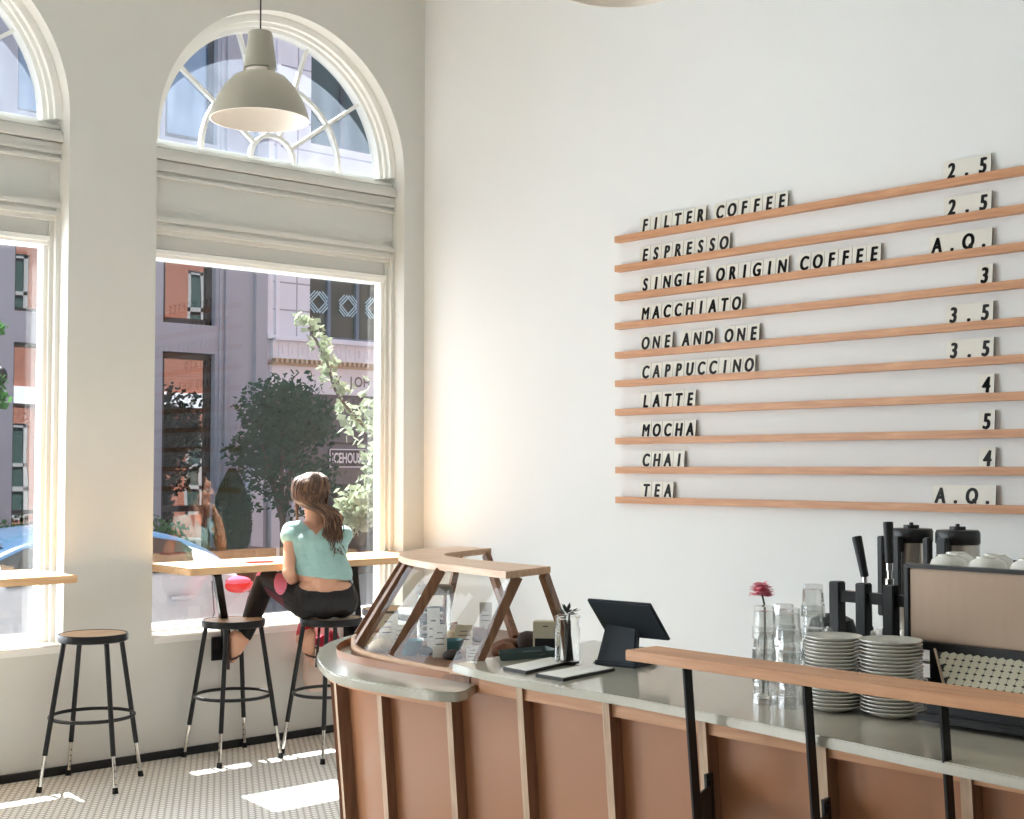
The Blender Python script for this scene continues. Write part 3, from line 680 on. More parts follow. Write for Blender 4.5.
# back counter against the wall and two airpots
m = MB(); m.box(4.45,XW-.005,.3,2.98,0,ZC-.03); bcn = thing('back_counter', 'white back counter along the menu wall behind the espresso machine', 'counter', (4.9,1.6,0)); m.build('cabinet', M['trim'], bcn)
m = MB(); m.box(4.42,XW-.005,.3,3.0,ZC-.03,ZC); m.build('worktop', M['stone'], bcn, bevel=.003)
def airpot(x, y, label):
    t = thing('airpot', label, 'coffee urn', (x,y,ZC), 'steel airpots on the back counter')
    m = MB(); m.lathe([(0,0),(.078,0),(.08,.01),(.08,.333),(.077,.336),(0,.336)], (x,y,ZC), 32); m.build('flask', M['steel'], t, smooth=40)
    m = MB(); m.lathe([(0,.335),(.080,.335),(.083,.34),(.083,.378),(.078,.388),(0,.390)], (x,y,ZC), 32); m.build('lid', M['machine'], t, smooth=40)
    m = MB(); m.cyl((x,y,ZC+.388),(x,y,ZC+.402),.03,n=18); m.cyl((x,y,ZC+.40),(x,y,ZC+.412),.008,n=10); m.build('pump_button', M['machine'], t)
    m = MB(); m.box(x-.125,x-.085,y-.02,y+.02,ZC+.30,ZC+.36); m.box(x-.12,x-.10,y-.018,y+.018,ZC+.12,ZC+.31); m.build('spout', M['machine'], t, bevel=.004)
    m = MB(); m.box(x-.12,x-.085,y+.055,y+.08,ZC+.05,ZC+.36); m.build('handle', M['machine'], t, bevel=.004)
    m = MB(); d = V((-.86,-.0,0)); m.obox((x-.0855,y+.012,ZC+.352), (.002,.045,.015), ((1,0,0),(0,1,0),(0,0,1))); m.build('maker_plate', M['steel'], t)
airpot(4.76, 2.935, 'steel airpot with black lid nearer the lever handles')
airpot(4.76, 2.735, 'steel airpot with black lid above the upturned cups')

# ------------------------------------------------------------------ food and cards inside the case
ZB = .9125
M['teal'] = mat('teal_ceramic', (66,128,140), .35)
M['bread'] = mat('brown_bread', (120,78,52), .8, var=.3, scale=25, bump=.4, bscale=60)
M['cake'] = mat('dark_cake', (54,40,36), .8, var=.3, scale=30, bump=.4, bscale=60)
M['cream'] = mat('pale_pastry', (206,182,146), .75, var=.2, scale=25, bump=.3, bscale=60)
def card(x, y, w_, h, label, z=ZB, lean=.16, group='price cards in the pastry case', lines=3):
    ob_m = MB(); face = V((-x, -y, 0)).normalized(); s_ = V((-face.y, face.x, 0)); up = (V((0,0,1))-face*lean).normalized()
    c0 = V((x,y,z))
    ob_m.add([c0-s_*w_/2+face*.02, c0+s_*w_/2+face*.02, c0+s_*w_/2+face*.02+V((0,0,0))-face*.02+V((0,0,h)), c0-s_*w_/2+V((0,0,h)), c0-s_*w_/2-face*.02, c0+s_*w_/2-face*.02], [(0,1,2,3),(3,2,5,4)], 0)
    n_ = (V((0,0,1))*.02+face*h).normalized()
    for i in range(lines):
        f0 = .72-.17*i; ww = w_*(.62 if i else .4)
        a = c0+face*.02*(1-f0)+V((0,0,h*f0))+n_*.0008; b = c0+face*.02*(1-f0-.035)+V((0,0,h*(f0+.035)))+n_*.0008
        ob_m.quad(a-s_*ww/2, a+s_*ww/2, b+s_*ww/2, b-s_*ww/2, 1)
    return tag(ob_m.build('price_card', [M['card'] if w_ > .05 else M['paper'], M['inkgrey']]), label, 'card', group)
card(3.10, 4.14, .07, .115, 'cream price card at the window end of the pastry case, taller of two')
card(3.075, 4.03, .07, .085, 'cream price card at the window end of the pastry case, shorter of two')
card(3.045, 3.80, .045, .165, 'tall white price card in the middle of the pastry case')
card(3.03, 3.745, .05, .115, 'white price card in front of the tallest one in the pastry case')
card(3.24, 3.865, .065, .085, 'cream price card right of the corked cookie jar')
card(3.62, 4.18, .05, .12, 'cream price card behind the thick front leg of the case')
card(3.02, 3.55, .05, .06, 'small cream card between the front leg and the bread')
for x, y, lab in ((2.985,3.86,'teal bowl behind the second case leg'),(3.10,3.77,'teal bowl right of the white price cards')):
    m = MB(); m.lathe([(0,0),(.026,0),(.042,.03),(.046,.052),(.044,.053),(.038,.028),(.02,.006),(0,.005)], (x,y,ZB), 26); tag(m.build('ceramic_bowl', M['teal'], smooth=40), lab, 'bowl', 'teal bowls in the case')
def lump(x, y, rx, ry, rz, mt, name, label, cat, group, z=ZB, seed=1):
    rr = random.Random(seed); m = MB(); m.ell((0,0,0), (rx,ry,rz), 18, 12); k = [(rr.uniform(-1,1),rr.uniform(-1,1),rr.uniform(0,6)) for _ in range(4)]
    out = []
    for a, b, c0 in m.v:
        f = 1+sum(.05*math.sin(60*(p*a+q*b)+s_+40*c0) for p, q, s_ in k); out.append((x+a*f, y+b*f, z+max(c0*f, -rz*.55)+rz*.55))
    m.v = out; return tag(m.build(name, mt, smooth=60), label, cat, group)
lump(3.02,3.83-.02,.028,.028,.022,M['cake'],'muffin','dark muffin in front of the tall white price card','muffin','baked goods in the case',seed=2)
lump(3.03,3.68,.034,.034,.02,M['cake'],'muffin','dark muffin nearest the thick front leg','muffin','baked goods in the case',seed=3)
lump(2.975,4.02,.045,.04,.026,M['cream'],'scone','pale scone below the shorter cream card','scone','baked goods in the case',seed=4)
lump(3.01,4.13,.04,.04,.026,M['cream'],'scone','pale scone at the window end of the case','scone','baked goods in the case',seed=5)
lump(3.30,3.70,.055,.04,.032,M['bread'],'bread_roll','brown bread roll behind the front leg','bread','baked goods in the case',seed=6)
lump(3.22,3.62,.05,.04,.03,M['bread'],'bread_roll','brown bread roll in front of the dark loaf','bread','baked goods in the case',seed=7)
lump(3.16,3.50,.042,.034,.026,M['bread'],'bread_roll','brown bread roll beside the teal tray','bread','baked goods in the case',seed=8)
lump(3.37,3.62,.075,.05,.05,M['cake'],'loaf_cake','dark loaf cake beside the cream card box','cake','baked goods in the case',seed=9)
lump(3.30,3.98,.05,.045,.035,M['cream'],'bread_roll','pale bread roll behind the cream card','bread','baked goods in the case',seed=10)
lump(3.42,3.98,.055,.045,.035,M['bread'],'bread_roll','brown bread roll at the back of the case','bread','baked goods in the case',seed=11)
t = thing('cookie_jar', 'glass cookie jar with a round wooden lid in the middle of the case', 'jar', (3.32,4.14,ZB))
m = MB(); m.lathe([(0,0),(.06,0),(.066,.01),(.066,.15),(.058,.175),(.055,.175),(.062,.148),(.062,.014),(0,.006)], (3.32,4.14,ZB), 30); m.build('jar_glass', M['cupglass'], t, smooth=40)
M['lid'] = mat('grey_wood_lid', (128,116,100), .6, var=.15)
m = MB(); m.lathe([(0,.176),(.07,.176),(.074,.182),(.074,.202),(.07,.208),(0,.208)], (3.32,4.14,ZB), 30); m.cyl((3.32,4.14,ZB+.206),(3.32,4.14,ZB+.226),.012,n=14); m.build('lid', M['lid'], t, smooth=40)
rr = random.Random(5)
for i in range(5): lump(3.32+rr.uniform(-.012,.012),4.14+rr.uniform(-.012,.012),.045,.045,.012,M['cream' if i % 2 else 'cake'],'cookie','%s cookie inside the lidded glass jar' % ['lowest','second lowest','middle','second highest','topmost'][i],'cookie','cookies in the jar',z=ZB+.012+.024*i,seed=20+i)
t = thing('white_box', 'white box with a grey band at the window end of the pastry case', 'box', (3.42,4.36,ZB))
m = MB(); m.box(3.35,3.49,4.31,4.41,ZB,ZB+.10); m.build('carton', M['paper'], t, bevel=.003)
m = MB(); m.box(3.349,3.491,4.309,4.411,ZB+.05,ZB+.075); m.build('grey_band', M['inkgrey'], t)
m = MB(); ax = V((.82,-.57,0)); m.obox((3.56,4.42,ZB+.03), (.03,.03,.06), (ax,(.57,.82,0),(0,0,1))); tag(m.build('sugar_box', M['card'], bevel=.002), 'small cream box at the back corner of the pastry case', 'box')

# ------------------------------------------------------------------ pendant lamps
M['enamel'] = mat('grey_beige_enamel', (176,170,154), .35, var=.03)
M['lampin'] = mat('lamp_inside_white', (248,240,230), .6, var=.02)
def pendant(x, y, z, label):
    t = thing('pendant_lamp', label, 'lamp', (x,y,z), 'enamel pendant lamps over the counter')
    out = [(.190,0),(.187,.012),(.178,.045),(.160,.085),(.133,.130),(.100,.165),(.068,.180)]
    m = MB(); m.lathe(out+[(.064,.180),(.098,.160),(.130,.125),(.156,.082),(.174,.043),(.184,.0)], (x,y,z), 48, closed=True); m.m = [0 if (i//48) < 6 else 1 for i in range(len(m.f))]
    m.build('lamp_shade', [M['enamel'], M['lampin']], t, smooth=40)
    m = MB(); m.lathe([(0,.200),(.063,.200),(.060,.225),(.046,.335),(.043,.342),(0,.344)], (x,y,z), 32); m.build('neck', M['enamel'], t, smooth=40)
    m = MB()
    for k in range(3):
        a = R(120*k+38); m.box(0,0,0,0,0,0) if False else m.bar((x+.062*math.cos(a),y+.062*math.sin(a),z+.176),(x+.060*math.cos(a),y+.060*math.sin(a),z+.204),.02,.006,(math.cos(a),math.sin(a),0))
    m.build('vent_strut', M['enamel'], t)
    m = MB(); m.lathe([(0,.165),(.055,.165),(.055,.197),(0,.197)], (x,y,z), 24); m.build('lamp_collar', M['lampin'], t, smooth=40)
    m = MB(); m.lathe([(0,.075),(.015,.078),(.024,.09),(.026,.105),(.02,.125),(.014,.14),(.013,.165),(0,.165)], (x,y,z), 24); m.build('bulb', M['paper'], t, smooth=60)
    m = MB(); m.cyl((x,y,z+.34),(x,y,HC),.003,n=8); m.build('cord', M['blackmat'], t)
    m = MB(); m.cyl((x,y,HC-.03),(x,y,HC),.05,n=20); m.build('ceiling_rose', M['enamel'], t)
pendant(2.735, 4.485, 2.91, 'grey-beige bell pendant lamp hanging in front of the arched fanlight')
pendant(2.91, 2.75, 3.012, 'bell pendant lamp of which only the rim shows at the top of the photo')
# ------------------------------------------------------------------ the street outside
ZG = -.45
M['asphalt'] = mat('asphalt', (98,101,106), .8, var=.12, scale=20)
M['concrete'] = mat('pavement_concrete', (128,126,122), .85, var=.08, scale=6)
w = MB(); w.box(-30,60,7.18,8.25,ZG-.1,ZG+.1); struct(w.build('pavement', M['concrete']))
w = MB(); w.box(-30,60,8.25,15.5,ZG-.1,ZG); struct(w.build('road', M['asphalt']))
w = MB(); w.box(-30,60,15.5,22,ZG-.1,ZG+.1); struct(w.build('pavement_far', M['concrete']))
def pane_mirror(name, base, fac, bump):
    m = bpy.data.materials.new(name); m.use_nodes = True; nt = m.node_tree; b = nt.nodes['Principled BSDF']; out = nt.nodes['Material Output']
    b.inputs['Base Color'].default_value = lin(base); b.inputs['Roughness'].default_value = .5; b.inputs['Specular IOR Level'].default_value = 0
    g = nt.nodes.new('ShaderNodeBsdfGlossy'); g.inputs['Roughness'].default_value = .01; g.inputs['Color'].default_value = (.95,.97,1,1)
    tc = nt.nodes.new('ShaderNodeTexCoord'); no = nt.nodes.new('ShaderNodeTexNoise'); no.inputs['Scale'].default_value = .9; no.inputs['Detail'].default_value = 1
    nt.links.new(tc.outputs['Object'], no.inputs['Vector'])
    bp = nt.nodes.new('ShaderNodeBump'); bp.inputs['Strength'].default_value = bump; bp.inputs['Distance'].default_value = .1
    nt.links.new(no.outputs['Fac'], bp.inputs['Height']); nt.links.new(bp.outputs[0], g.inputs['Normal'])
    mx = nt.nodes.new('ShaderNodeMixShader'); mx.inputs[0].default_value = fac
    nt.links.new(b.outputs[0], mx.inputs[1]); nt.links.new(g.outputs[0], mx.inputs[2]); nt.links.new(mx.outputs[0], out.inputs['Surface'])
    return m
M['pane'] = pane_mirror('reflecting_pane', (34,40,44), .27, .03)
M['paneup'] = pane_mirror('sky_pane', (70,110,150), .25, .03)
M['panedark'] = pane_mirror('dark_pane', (56,76,72), .03, .03)
M['greystone'] = mat('grey_facade', (166,171,180), .85, var=.06, scale=3)
M['whitestone'] = brickmat('white_courses', (226,231,238), (220,225,232), (156,159,168), .2)
bw = M['whitestone'].node_tree.nodes
for nd in bw:
    if nd.type == 'TEX_BRICK': nd.inputs['Brick Width'].default_value = .5; nd.inputs['Row Height'].default_value = .095; nd.inputs['Mortar Size'].default_value = .0028; nd.offset = 0.0
M['whiteplain'] = mat('white_stone', (228,232,238), .8, var=.05)
M['ochre'] = mat('ochre_stone', (200,178,146), .8, var=.1)  # golden light on the dentils painted into the stone colour
M['shopgrey'] = mat('shopfront_grey', (98,98,104), .6, var=.08)
M['darkframe'] = mat('dark_window_frame', (36,38,42), .5)
M['bluemull'] = mat('blue_grey_mullion', (88,110,130), .5)
M['decal'] = mat('pale_decal', (170,206,216), .7)
def facade(mb, x0, x1, z0, z1, cols, rows, y0, y1):
    xs = [x0]+[v for c in cols for v in c]+[x1]
    for a, b in zip(xs[0::2], xs[1::2]):
        if b-a > .001: mb.box(a, b, y0, y1, z0, z1)
    zs = [z0]+[v for r in rows for v in r]+[z1]
    for c in cols:
        for a, b in zip(zs[0::2], zs[1::2]):
            if b-a > .001: mb.box(c[0], c[1], y0, y1, a, b)
def win(parent, x0, x1, z0, z1, y, fm, pm, vm=(), hm=(), fw=.06, mm=None):
    m = MB(); m.box(x0,x0+fw,y-.05,y+.05,z0,z1); m.box(x1-fw,x1,y-.05,y+.05,z0,z1); m.box(x0,x1,y-.05,y+.05,z0,z0+fw); m.box(x0,x1,y-.05,y+.05,z1-fw,z1)
    for x in vm: m.box(x-fw/2,x+fw/2,y-.06,y+.05,z0,z1)
    for z in hm: m.box(x0,x1,y-.055,y+.05,z-fw/2,z+fw/2)
    f = m.build('window', fm, parent)
    m = MB(); m.quad((x0,y,z0),(x1,y,z0),(x1,y,z1),(x0,y,z1)); m.build('pane', pm, f)
    return f
g = thing('office_building', 'grey stone building across the street with tall mirror-like windows', 'building', (6.5,20,ZG))
cols = [(2.9,4.2),(5.45,6.75),(8.0,9.3),(10.43,11.38)]; rows = [(-.2,3.45),(3.92,6.3),(6.95,9.6),(10.2,12.4)]
m = MB(); facade(m, -6, 12.32, ZG, 13, cols, rows, 20, 20.35); m.box(-6,12.32,20.35,24,ZG,13); m.build('facade', M['greystone'], g)
m = MB(); m.box(11.44,11.48,19.96,20,ZG,13); m.box(11.54,11.60,19.94,20,ZG,13); m.box(12.1,12.32,19.9,20,ZG,13); m.build('pilaster', M['greystone'], g)
for c in cols:
    for i, r in enumerate(rows):
        dk = .1 if c[0] > 10 else .06
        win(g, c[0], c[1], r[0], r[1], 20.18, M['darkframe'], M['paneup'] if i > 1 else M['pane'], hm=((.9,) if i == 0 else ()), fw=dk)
# white stone building
s = thing('stone_building', 'white stone building across the street with a carved cornice and shop signs', 'building', (18,20,ZG))
cols2 = [(13.27,15.9),(17.2,19.8),(21,23.6)]; rows2 = [(3.84,6.3),(7.3,9.6),(10.6,12.6)]
m = MB(); facade(m, 12.32, 26, 2.9, 14, cols2, rows2, 20.05, 20.4); m.box(12.32,26,20.4,24,ZG,14); m.build('facade', M['whitestone'], s)
m = MB(); m.box(12.33,12.48,19.98,20.05,3.4,14); m.box(12.55,12.62,20.0,20.05,3.4,14); m.box(12.33,26,19.9,20.06,3.77,3.84); m.build('stone_trim', M['whiteplain'], s)
for c in cols2:
    for i, r in enumerate(rows2):
        vm = [c[0]+.54, c[0]+1.16, c[0]+1.7] if i == 0 else [c[0]+.8, c[0]+1.7]
        f = win(s, c[0], c[1], r[0], r[1], 20.3, M['bluemull'] if i == 0 else M['darkframe'], M['panedark'], vm=vm, fw=.07)
        if i == 0 and c[0] < 14:
            for k, (x, z) in enumerate(((13.58,4.52),(14.22,4.50),(14.80,4.50),(15.4,4.5))):
                m = MB()
                for a in range(4):
                    d = V((math.cos(R(90*a+45)),0,math.sin(R(90*a+45)))); t_ = V((-d.z,0,d.x))
                    for j in range(3):
                        o = V((x,20.24,z))+d*(.105+.045*j); hl = (.15,.125,.085)[j]; m.bar(o-t_*hl, o+t_*hl, .022, .004, (0,1,0))
                m.build('diamond_decal', M['decal'], f)
m = MB(); m.box(12.4,26,19.85,20.06,3.44,3.77); m.box(12.4,26,19.75,20.06,3.74,3.79)
for i in range(60):
    x = 12.5+.2*i; m.box(x,x+.03,19.83,19.86,3.47,3.72); m.box(x+.08,x+.14,19.835,19.86,3.52,3.66)
m.build('cornice', M['whiteplain'], s)
m = MB(); m.box(12.45,26,19.93,20.06,3.33,3.37)
for i in range(110): m.box(12.46+.1*i,12.51+.1*i,19.84,20.0,3.37,3.44)
m.build('dentils', M['ochre'], s)
m = MB(); m.box(12.45,26,19.97,20.06,2.86,3.33); fas = m.build('sign_fascia', M['whiteplain'], s)
m = MB()
for ch, x in (('K',13.83),('J',14.10),('O',14.26),('H',14.44)):
    textmesh(m, ch, .25, lambda a, b, d, x=x: (x+a, 19.962, 3.02+b), 0, bold=.004, sx=.9)
m.build('lettering', M['inkgrey'], fas)
m = MB(); m.box(12.45,26,20.03,20.2,2.1,2.88); m.box(12.45,26,20.0,20.06,2.02,2.12); m.box(12.45,26,19.98,20.05,1.28,1.98)
for i in range(24): m.box(13.0+.3*i,13.06+.3*i,20.0,20.05,2.12,2.8)
m.build('shopfront', M['shopgrey'], s)
m = MB(); m.box(13.2,16.6,20.1,20.3,ZG,1.35); m.build('dark_entrance', M['darkframe'], s)
m = MB(); m.box(11.98,12.2,19.8,20.0,ZG+.1,1.55); m.build('light_pilaster', M['whiteplain'], g)
m = MB(); m.box(12.36,12.62,19.8,20.0,ZG,1.55); m.box(12.8,13.1,19.85,20.0,ZG,1.4); m.build('pilaster', M['whiteplain'], s)
m = MB(); m.box(13.62,14.42,19.93,19.98,1.57,1.90); sg = m.build('sign', M['darkframe'], s)
m = MB(); 
for a in ((13.62,13.64,1.57,1.90),(14.40,14.42,1.57,1.90),(13.62,14.42,1.57,1.59),(13.62,14.42,1.88,1.90)): m.box(a[0],a[1],19.925,19.931,a[2],a[3])
textmesh(m, 'ICEHOUSE', .25, lambda a, b, d: (14.02+a, 19.924, 1.655+b), 0, bold=.007, sx=.60)
m.build('lettering', M['whiteplain'], sg)
# the brick block this cafe belongs to, seen mirrored in the windows opposite
M['offwhite'] = mat('off_white_sash', (150,150,150), .8)
b_ = thing('brick_building', 'sunlit red brick building mirrored in the windows across the street', 'building', (17,7.1,ZG))
m = MB(); bc = [(10.2,11.2),(12.75,13.65),(15.2,16.2),(18.0,18.95),(20.2,21.2)]; brw = [(.3,2.6),(4.6,6.9)]
facade(m, 5.62, 30, ZG, 9.5, bc, brw, 7.02, 7.18); m.build('facade', M['brick'], b_)
for c in bc:
    for r in brw: win(b_, c[0], c[1], r[0], r[1], 7.1, M['offwhite'], M['panedark'], vm=((c[0]+c[1])/2,), hm=(r[0]+.75,r[0]+1.3), fw=.1)
m = MB(); m.box(5.62,30,7.15,7.26,3.2,3.6); m.box(5.62,30,7.15,7.3,9.2,9.5); m.build('stone_band', M['whiteplain'], b_)

# ------------------------------------------------------------------ trees and planting
def leafmat(name, c, tr):
    m = bpy.data.materials.new(name); m.use_nodes = True; nt = m.node_tree; nt.nodes.clear()
    out = nt.nodes.new('ShaderNodeOutputMaterial'); d = nt.nodes.new('ShaderNodeBsdfDiffuse'); t_ = nt.nodes.new('ShaderNodeBsdfTranslucent'); mx = nt.nodes.new('ShaderNodeMixShader'); mx.inputs[0].default_value = tr
    tc = nt.nodes.new('ShaderNodeTexCoord'); no = nt.nodes.new('ShaderNodeTexNoise'); no.inputs['Scale'].default_value = 6; nt.links.new(tc.outputs['Object'], no.inputs['Vector'])
    mi = nt.nodes.new('ShaderNodeMix'); mi.data_type = 'RGBA'; q = lin(c)
    mi.inputs['A'].default_value = tuple(x*.6 for x in q[:3])+(1,); mi.inputs['B'].default_value = tuple(min(1,x*1.4) for x in q[:3])+(1,); nt.links.new(no.outputs['Fac'], mi.inputs['Factor'])
    for nd in (d, t_): nt.links.new(mi.outputs['Result'], nd.inputs['Color'])
    nt.links.new(d.outputs[0], mx.inputs[1]); nt.links.new(t_.outputs[0], mx.inputs[2]); nt.links.new(mx.outputs[0], out.inputs['Surface'])
    return m
M['leafdark'] = leafmat('dark_green_leaf', (50,88,64), .3)
M['leaflight'] = leafmat('pale_green_leaf', (168,180,154), .5)
M['leafmid'] = leafmat('mid_green_leaf', (82,128,74), .35)
M['bark'] = mat('grey_bark', (92,82,74), .9, var=.2, scale=20)
def leaves(mb, blobs, n, s, rr):
    tot = sum(r**2 for _, r in blobs)
    for c, r in blobs:
        for _ in range(int(n*r*r/tot)):
            d = V((rr.gauss(0,1), rr.gauss(0,1), rr.gauss(0,1))).normalized()*r*rr.random()**.4; p = V(c)+d
            a = V((rr.gauss(0,1), rr.gauss(0,1), rr.gauss(0,.7))).normalized(); b = a.orthogonal().normalized()*rr.uniform(.3,.5); q = s*rr.uniform(.7,1.35)
            mb.quad(p-a*q*.5, p+b*q, p+a*q*.55, p-b*q)
rr = random.Random(3)
t = thing('street_tree', 'dark leafy street tree before the white stone building', 'tree', (11.42,18,ZG))
m = MB(); bl = [((11.3+rr.uniform(-.55,.75), 18+rr.uniform(-.6,.6), 1.95+rr.uniform(-.72,.72)), rr.uniform(.3,.48)) for _ in range(22)]+[((11.0,18,2.5),.42),((11.75,18,2.75),.38),((11.3,18,1.9),.7),((12.05,18,2.2),.4),((11.0,18,1.30),.42),((11.55,18,1.15),.40),((11.95,18,1.4),.38)]
leaves(m, bl, 5200, .095, rr); m.build('foliage', M['leafdark'], t)
m = MB(); m.tube([(11.44,18,ZG+.1),(11.45,18,.5),(11.43,18,1.1)], [.06,.05,.045], 8)
for e in ((11.0,17.9,1.9),(11.8,18.1,2.0),(11.42,18,2.5),(11.2,18.2,1.6),(11.65,17.8,1.6)): m.tube([(11.43,18,.75),V((11.43,18,1.0))*.5+V(e)*.5,e], [.04,.028,.012], 6)
m.build('trunk', M['bark'], t)
t = thing('cone_shrub', 'dark clipped cone shrub in a wooden planter against the grey building', 'shrub', (11.08,18.9,ZG))
m = MB()
for i in range(3600):
    z = rr.random(); a = rr.uniform(0,6.28); r = .29*math.sin(math.pi*min(1,(1-z)*.75+.02))**.8*rr.uniform(.8,1.05); p = V((11.08+r*math.cos(a), 18.9+r*math.sin(a), .25+1.3*z)); d = V((math.cos(a),math.sin(a),.6)).normalized(); b = d.orthogonal()*.02; m.quad(p-b,p+d*.03,p+b,p-d*.02)
m.lathe([(max(.01,.25*math.sin(math.pi*min(1,(1-z/10)*.75+.02))**.8),.25+.128*z) for z in range(11)], (11.08,18.9,0), 14); m.build('foliage', M['leafdark'], t)
m = MB(); m.box(10.6,11.65,18.5,19.3,ZG+.1,.3); m.build('planter', M['casewood'], t, bevel=.01)
t = thing('hedge_planter', 'low dark hedge in a trough below the grey building windows', 'hedge', (8.6,19.4,ZG))
m = MB(); leaves(m, [((7.0+.3*i,19.4,.45+rr.uniform(-.08,.08)),.33) for i in range(12)], 2600, .07, rr); m.build('foliage', M['leafmid'], t)
m = MB(); m.box(6.8,10.6,19.15,19.65,ZG+.1,.25); m.build('trough', M['shopgrey'], t)
# sunlit tree just outside, its trunk past the right jamb
t = thing('sunlit_tree', 'bright sunlit leafy branch of a tree just outside the window', 'tree', (7.7,9.3,ZG))
m = MB(); bl = []
for br, rad, k in (([(6.85,9.0,1.80),(6.57,9,1.86),(6.36,9,2.02),(6.20,9,2.2),(6.12,9,2.42),(6.03,9,2.60),(5.88,9,2.74)], .062, 7),([(6.9,9,1.95),(6.70,9,2.0),(6.64,9.05,2.08)], .08, 4),([(6.9,9,1.5),(6.62,9,1.48),(6.50,9,1.40)], .12, 4),([(6.95,9.1,1.25),(6.62,9,1.26),(6.40,9,1.24),(6.30,9,1.18)], .17, 4),([(6.9,9,1.7),(6.6,9,1.66)], .10, 4)):
    for p in spline(br, k): bl.append(((p.x+rr.uniform(-.03,.03), p.y+rr.uniform(-.1,.1), p.z+rr.uniform(-.05,.05)), rad*rr.uniform(.7,1.25)))
bl += [((7.6+rr.uniform(-.5,.9), 9.3+rr.uniform(-.6,.8), 2.6+rr.uniform(-.8,1.4)), .4) for _ in range(10)]
leaves(m, bl[:-10], 1900, .062, rr); leaves(m, bl[-10:], 1400, .09, rr); m.build('foliage', M['leaflight'], t)
m = MB(); m.tube([(7.7,9.3,ZG),(7.72,9.3,1.0),(7.6,9.3,2.4),(7.7,9.4,3.6)], [.09,.08,.06,.03], 8)
for br in ([(7.68,9.3,1.3),(6.85,9.0,1.80),(6.57,9,1.86),(6.36,9,2.02),(6.20,9,2.2),(6.12,9,2.42),(5.95,9,2.68)],[(7.65,9.3,1.7),(6.9,9,1.95),(6.64,9.05,2.08)],[(7.7,9.3,1.0),(6.95,9.1,1.15),(6.5,9,1.14)],[(7.7,9.3,1.2),(6.9,9,1.5),(6.55,9,1.42)]): m.tube(spline(br,3), .012, 6)
m.build('trunk', M['bark'], t)
t = thing('street_lamp', 'dark street lamp with leafy hanging baskets seen through the left window', 'lamp', (5.12,12.9,1.9))
m = MB(); leaves(m, [((5.06,12.9,2.22),.10),((5.0,12.9,2.9),.1),((4.9,12.9,2.4),.2)], 160, .09, rr); m.build('foliage', M['leafmid'], t)
m = MB(); m.tube([(4.7,12.9,ZG),(4.7,12.9,3.0),(4.85,12.9,3.15),(4.95,12.9,2.6)], .02, 6); m.ell((5.03,12.9,2.45),(.07,.07,.09)); m.build('lamp_post', M['black'], t, smooth=40)

# ------------------------------------------------------------------ parked car
M['carpaint'] = mat('silver_white_paint', (176,181,190), .4, .0, var=.02, coat=.2)
M['carglass'] = mat('car_glass', (20,26,26), .06, var=.1, spec=.6)
M['taillight'] = mat('red_tail_light', (214,44,44), .2); M['tailpink'] = mat('pink_tail_lens', (224,96,120), .2)
car = thing('parked_car', 'silver-white hatchback parked at the kerb outside the windows', 'car', (3.7,9.4,ZG))
ST = [ # X, bottom z, belt z, roof z, half width, roof half width
 (1.62,-.12,.18,.22,.70,.55),(1.72,-.2,.36,.40,.78,.66),(2.1,-.22,.47,.52,.84,.70),(2.7,-.24,.58,.62,.855,.72),(3.0,-.25,.76,.80,.86,.70),(3.3,-.25,.79,.97,.86,.64),(3.65,-.25,.80,1.115,.86,.60),(4.1,-.25,.815,1.165,.86,.60),(4.5,-.25,.835,1.155,.855,.60),(4.78,-.25,.845,1.09,.85,.61),(5.04,-.24,.83,.985,.835,.63),(5.21,-.2,.74,.81,.80,.64),(5.31,-.12,.55,.60,.74,.62),(5.34,.0,.3,.33,.66,.55)]
YC = 9.42
def ring_(st):
    x, zb, zl, zr, w_, wr = st; q = [(.82*w_,zb),(.97*w_,zb+.1),(w_,zb+.35 if zb+.35 < zl-.1 else (zb+zl)/2),(.985*w_,zl-.07),(.95*w_,zl),(wr+.02,zr-.035),(wr*.9,zr-.008),(wr*.5,zr+.012)]
    return [(x,YC-a,b) for a, b in q]+[(x,YC+a,b) for a, b in q[::-1]]
m = MB(); rs = [ring_(s_) for s_ in ST]; n = len(rs[0])
for r in rs: m.v += r
for i in range(len(rs)-1):
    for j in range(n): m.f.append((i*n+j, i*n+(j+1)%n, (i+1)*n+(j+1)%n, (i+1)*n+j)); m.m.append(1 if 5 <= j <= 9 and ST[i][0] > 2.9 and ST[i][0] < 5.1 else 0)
m.f += [tuple(range(n)), tuple(range((len(rs)-1)*n, len(rs)*n))[::-1]]; m.m += [0,0]
M['roofglass'] = mat('tinted_glass_roof', (52,78,104), .12, var=.05, spec=.5)  # reflected sky painted into the roof as dark blue
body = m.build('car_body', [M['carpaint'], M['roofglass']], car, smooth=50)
sd = body.modifiers.new('sub', 'SUBSURF'); sd.levels = 1; sd.render_levels = 2
def lerp(a, b, t_): return tuple(x+(y-x)*t_ for x, y in zip(a, b))
def stat(x):
    for a, b in zip(ST[:-1], ST[1:]):
        if a[0] <= x <= b[0]: return lerp(a, b, (x-a[0])/(b[0]-a[0]))
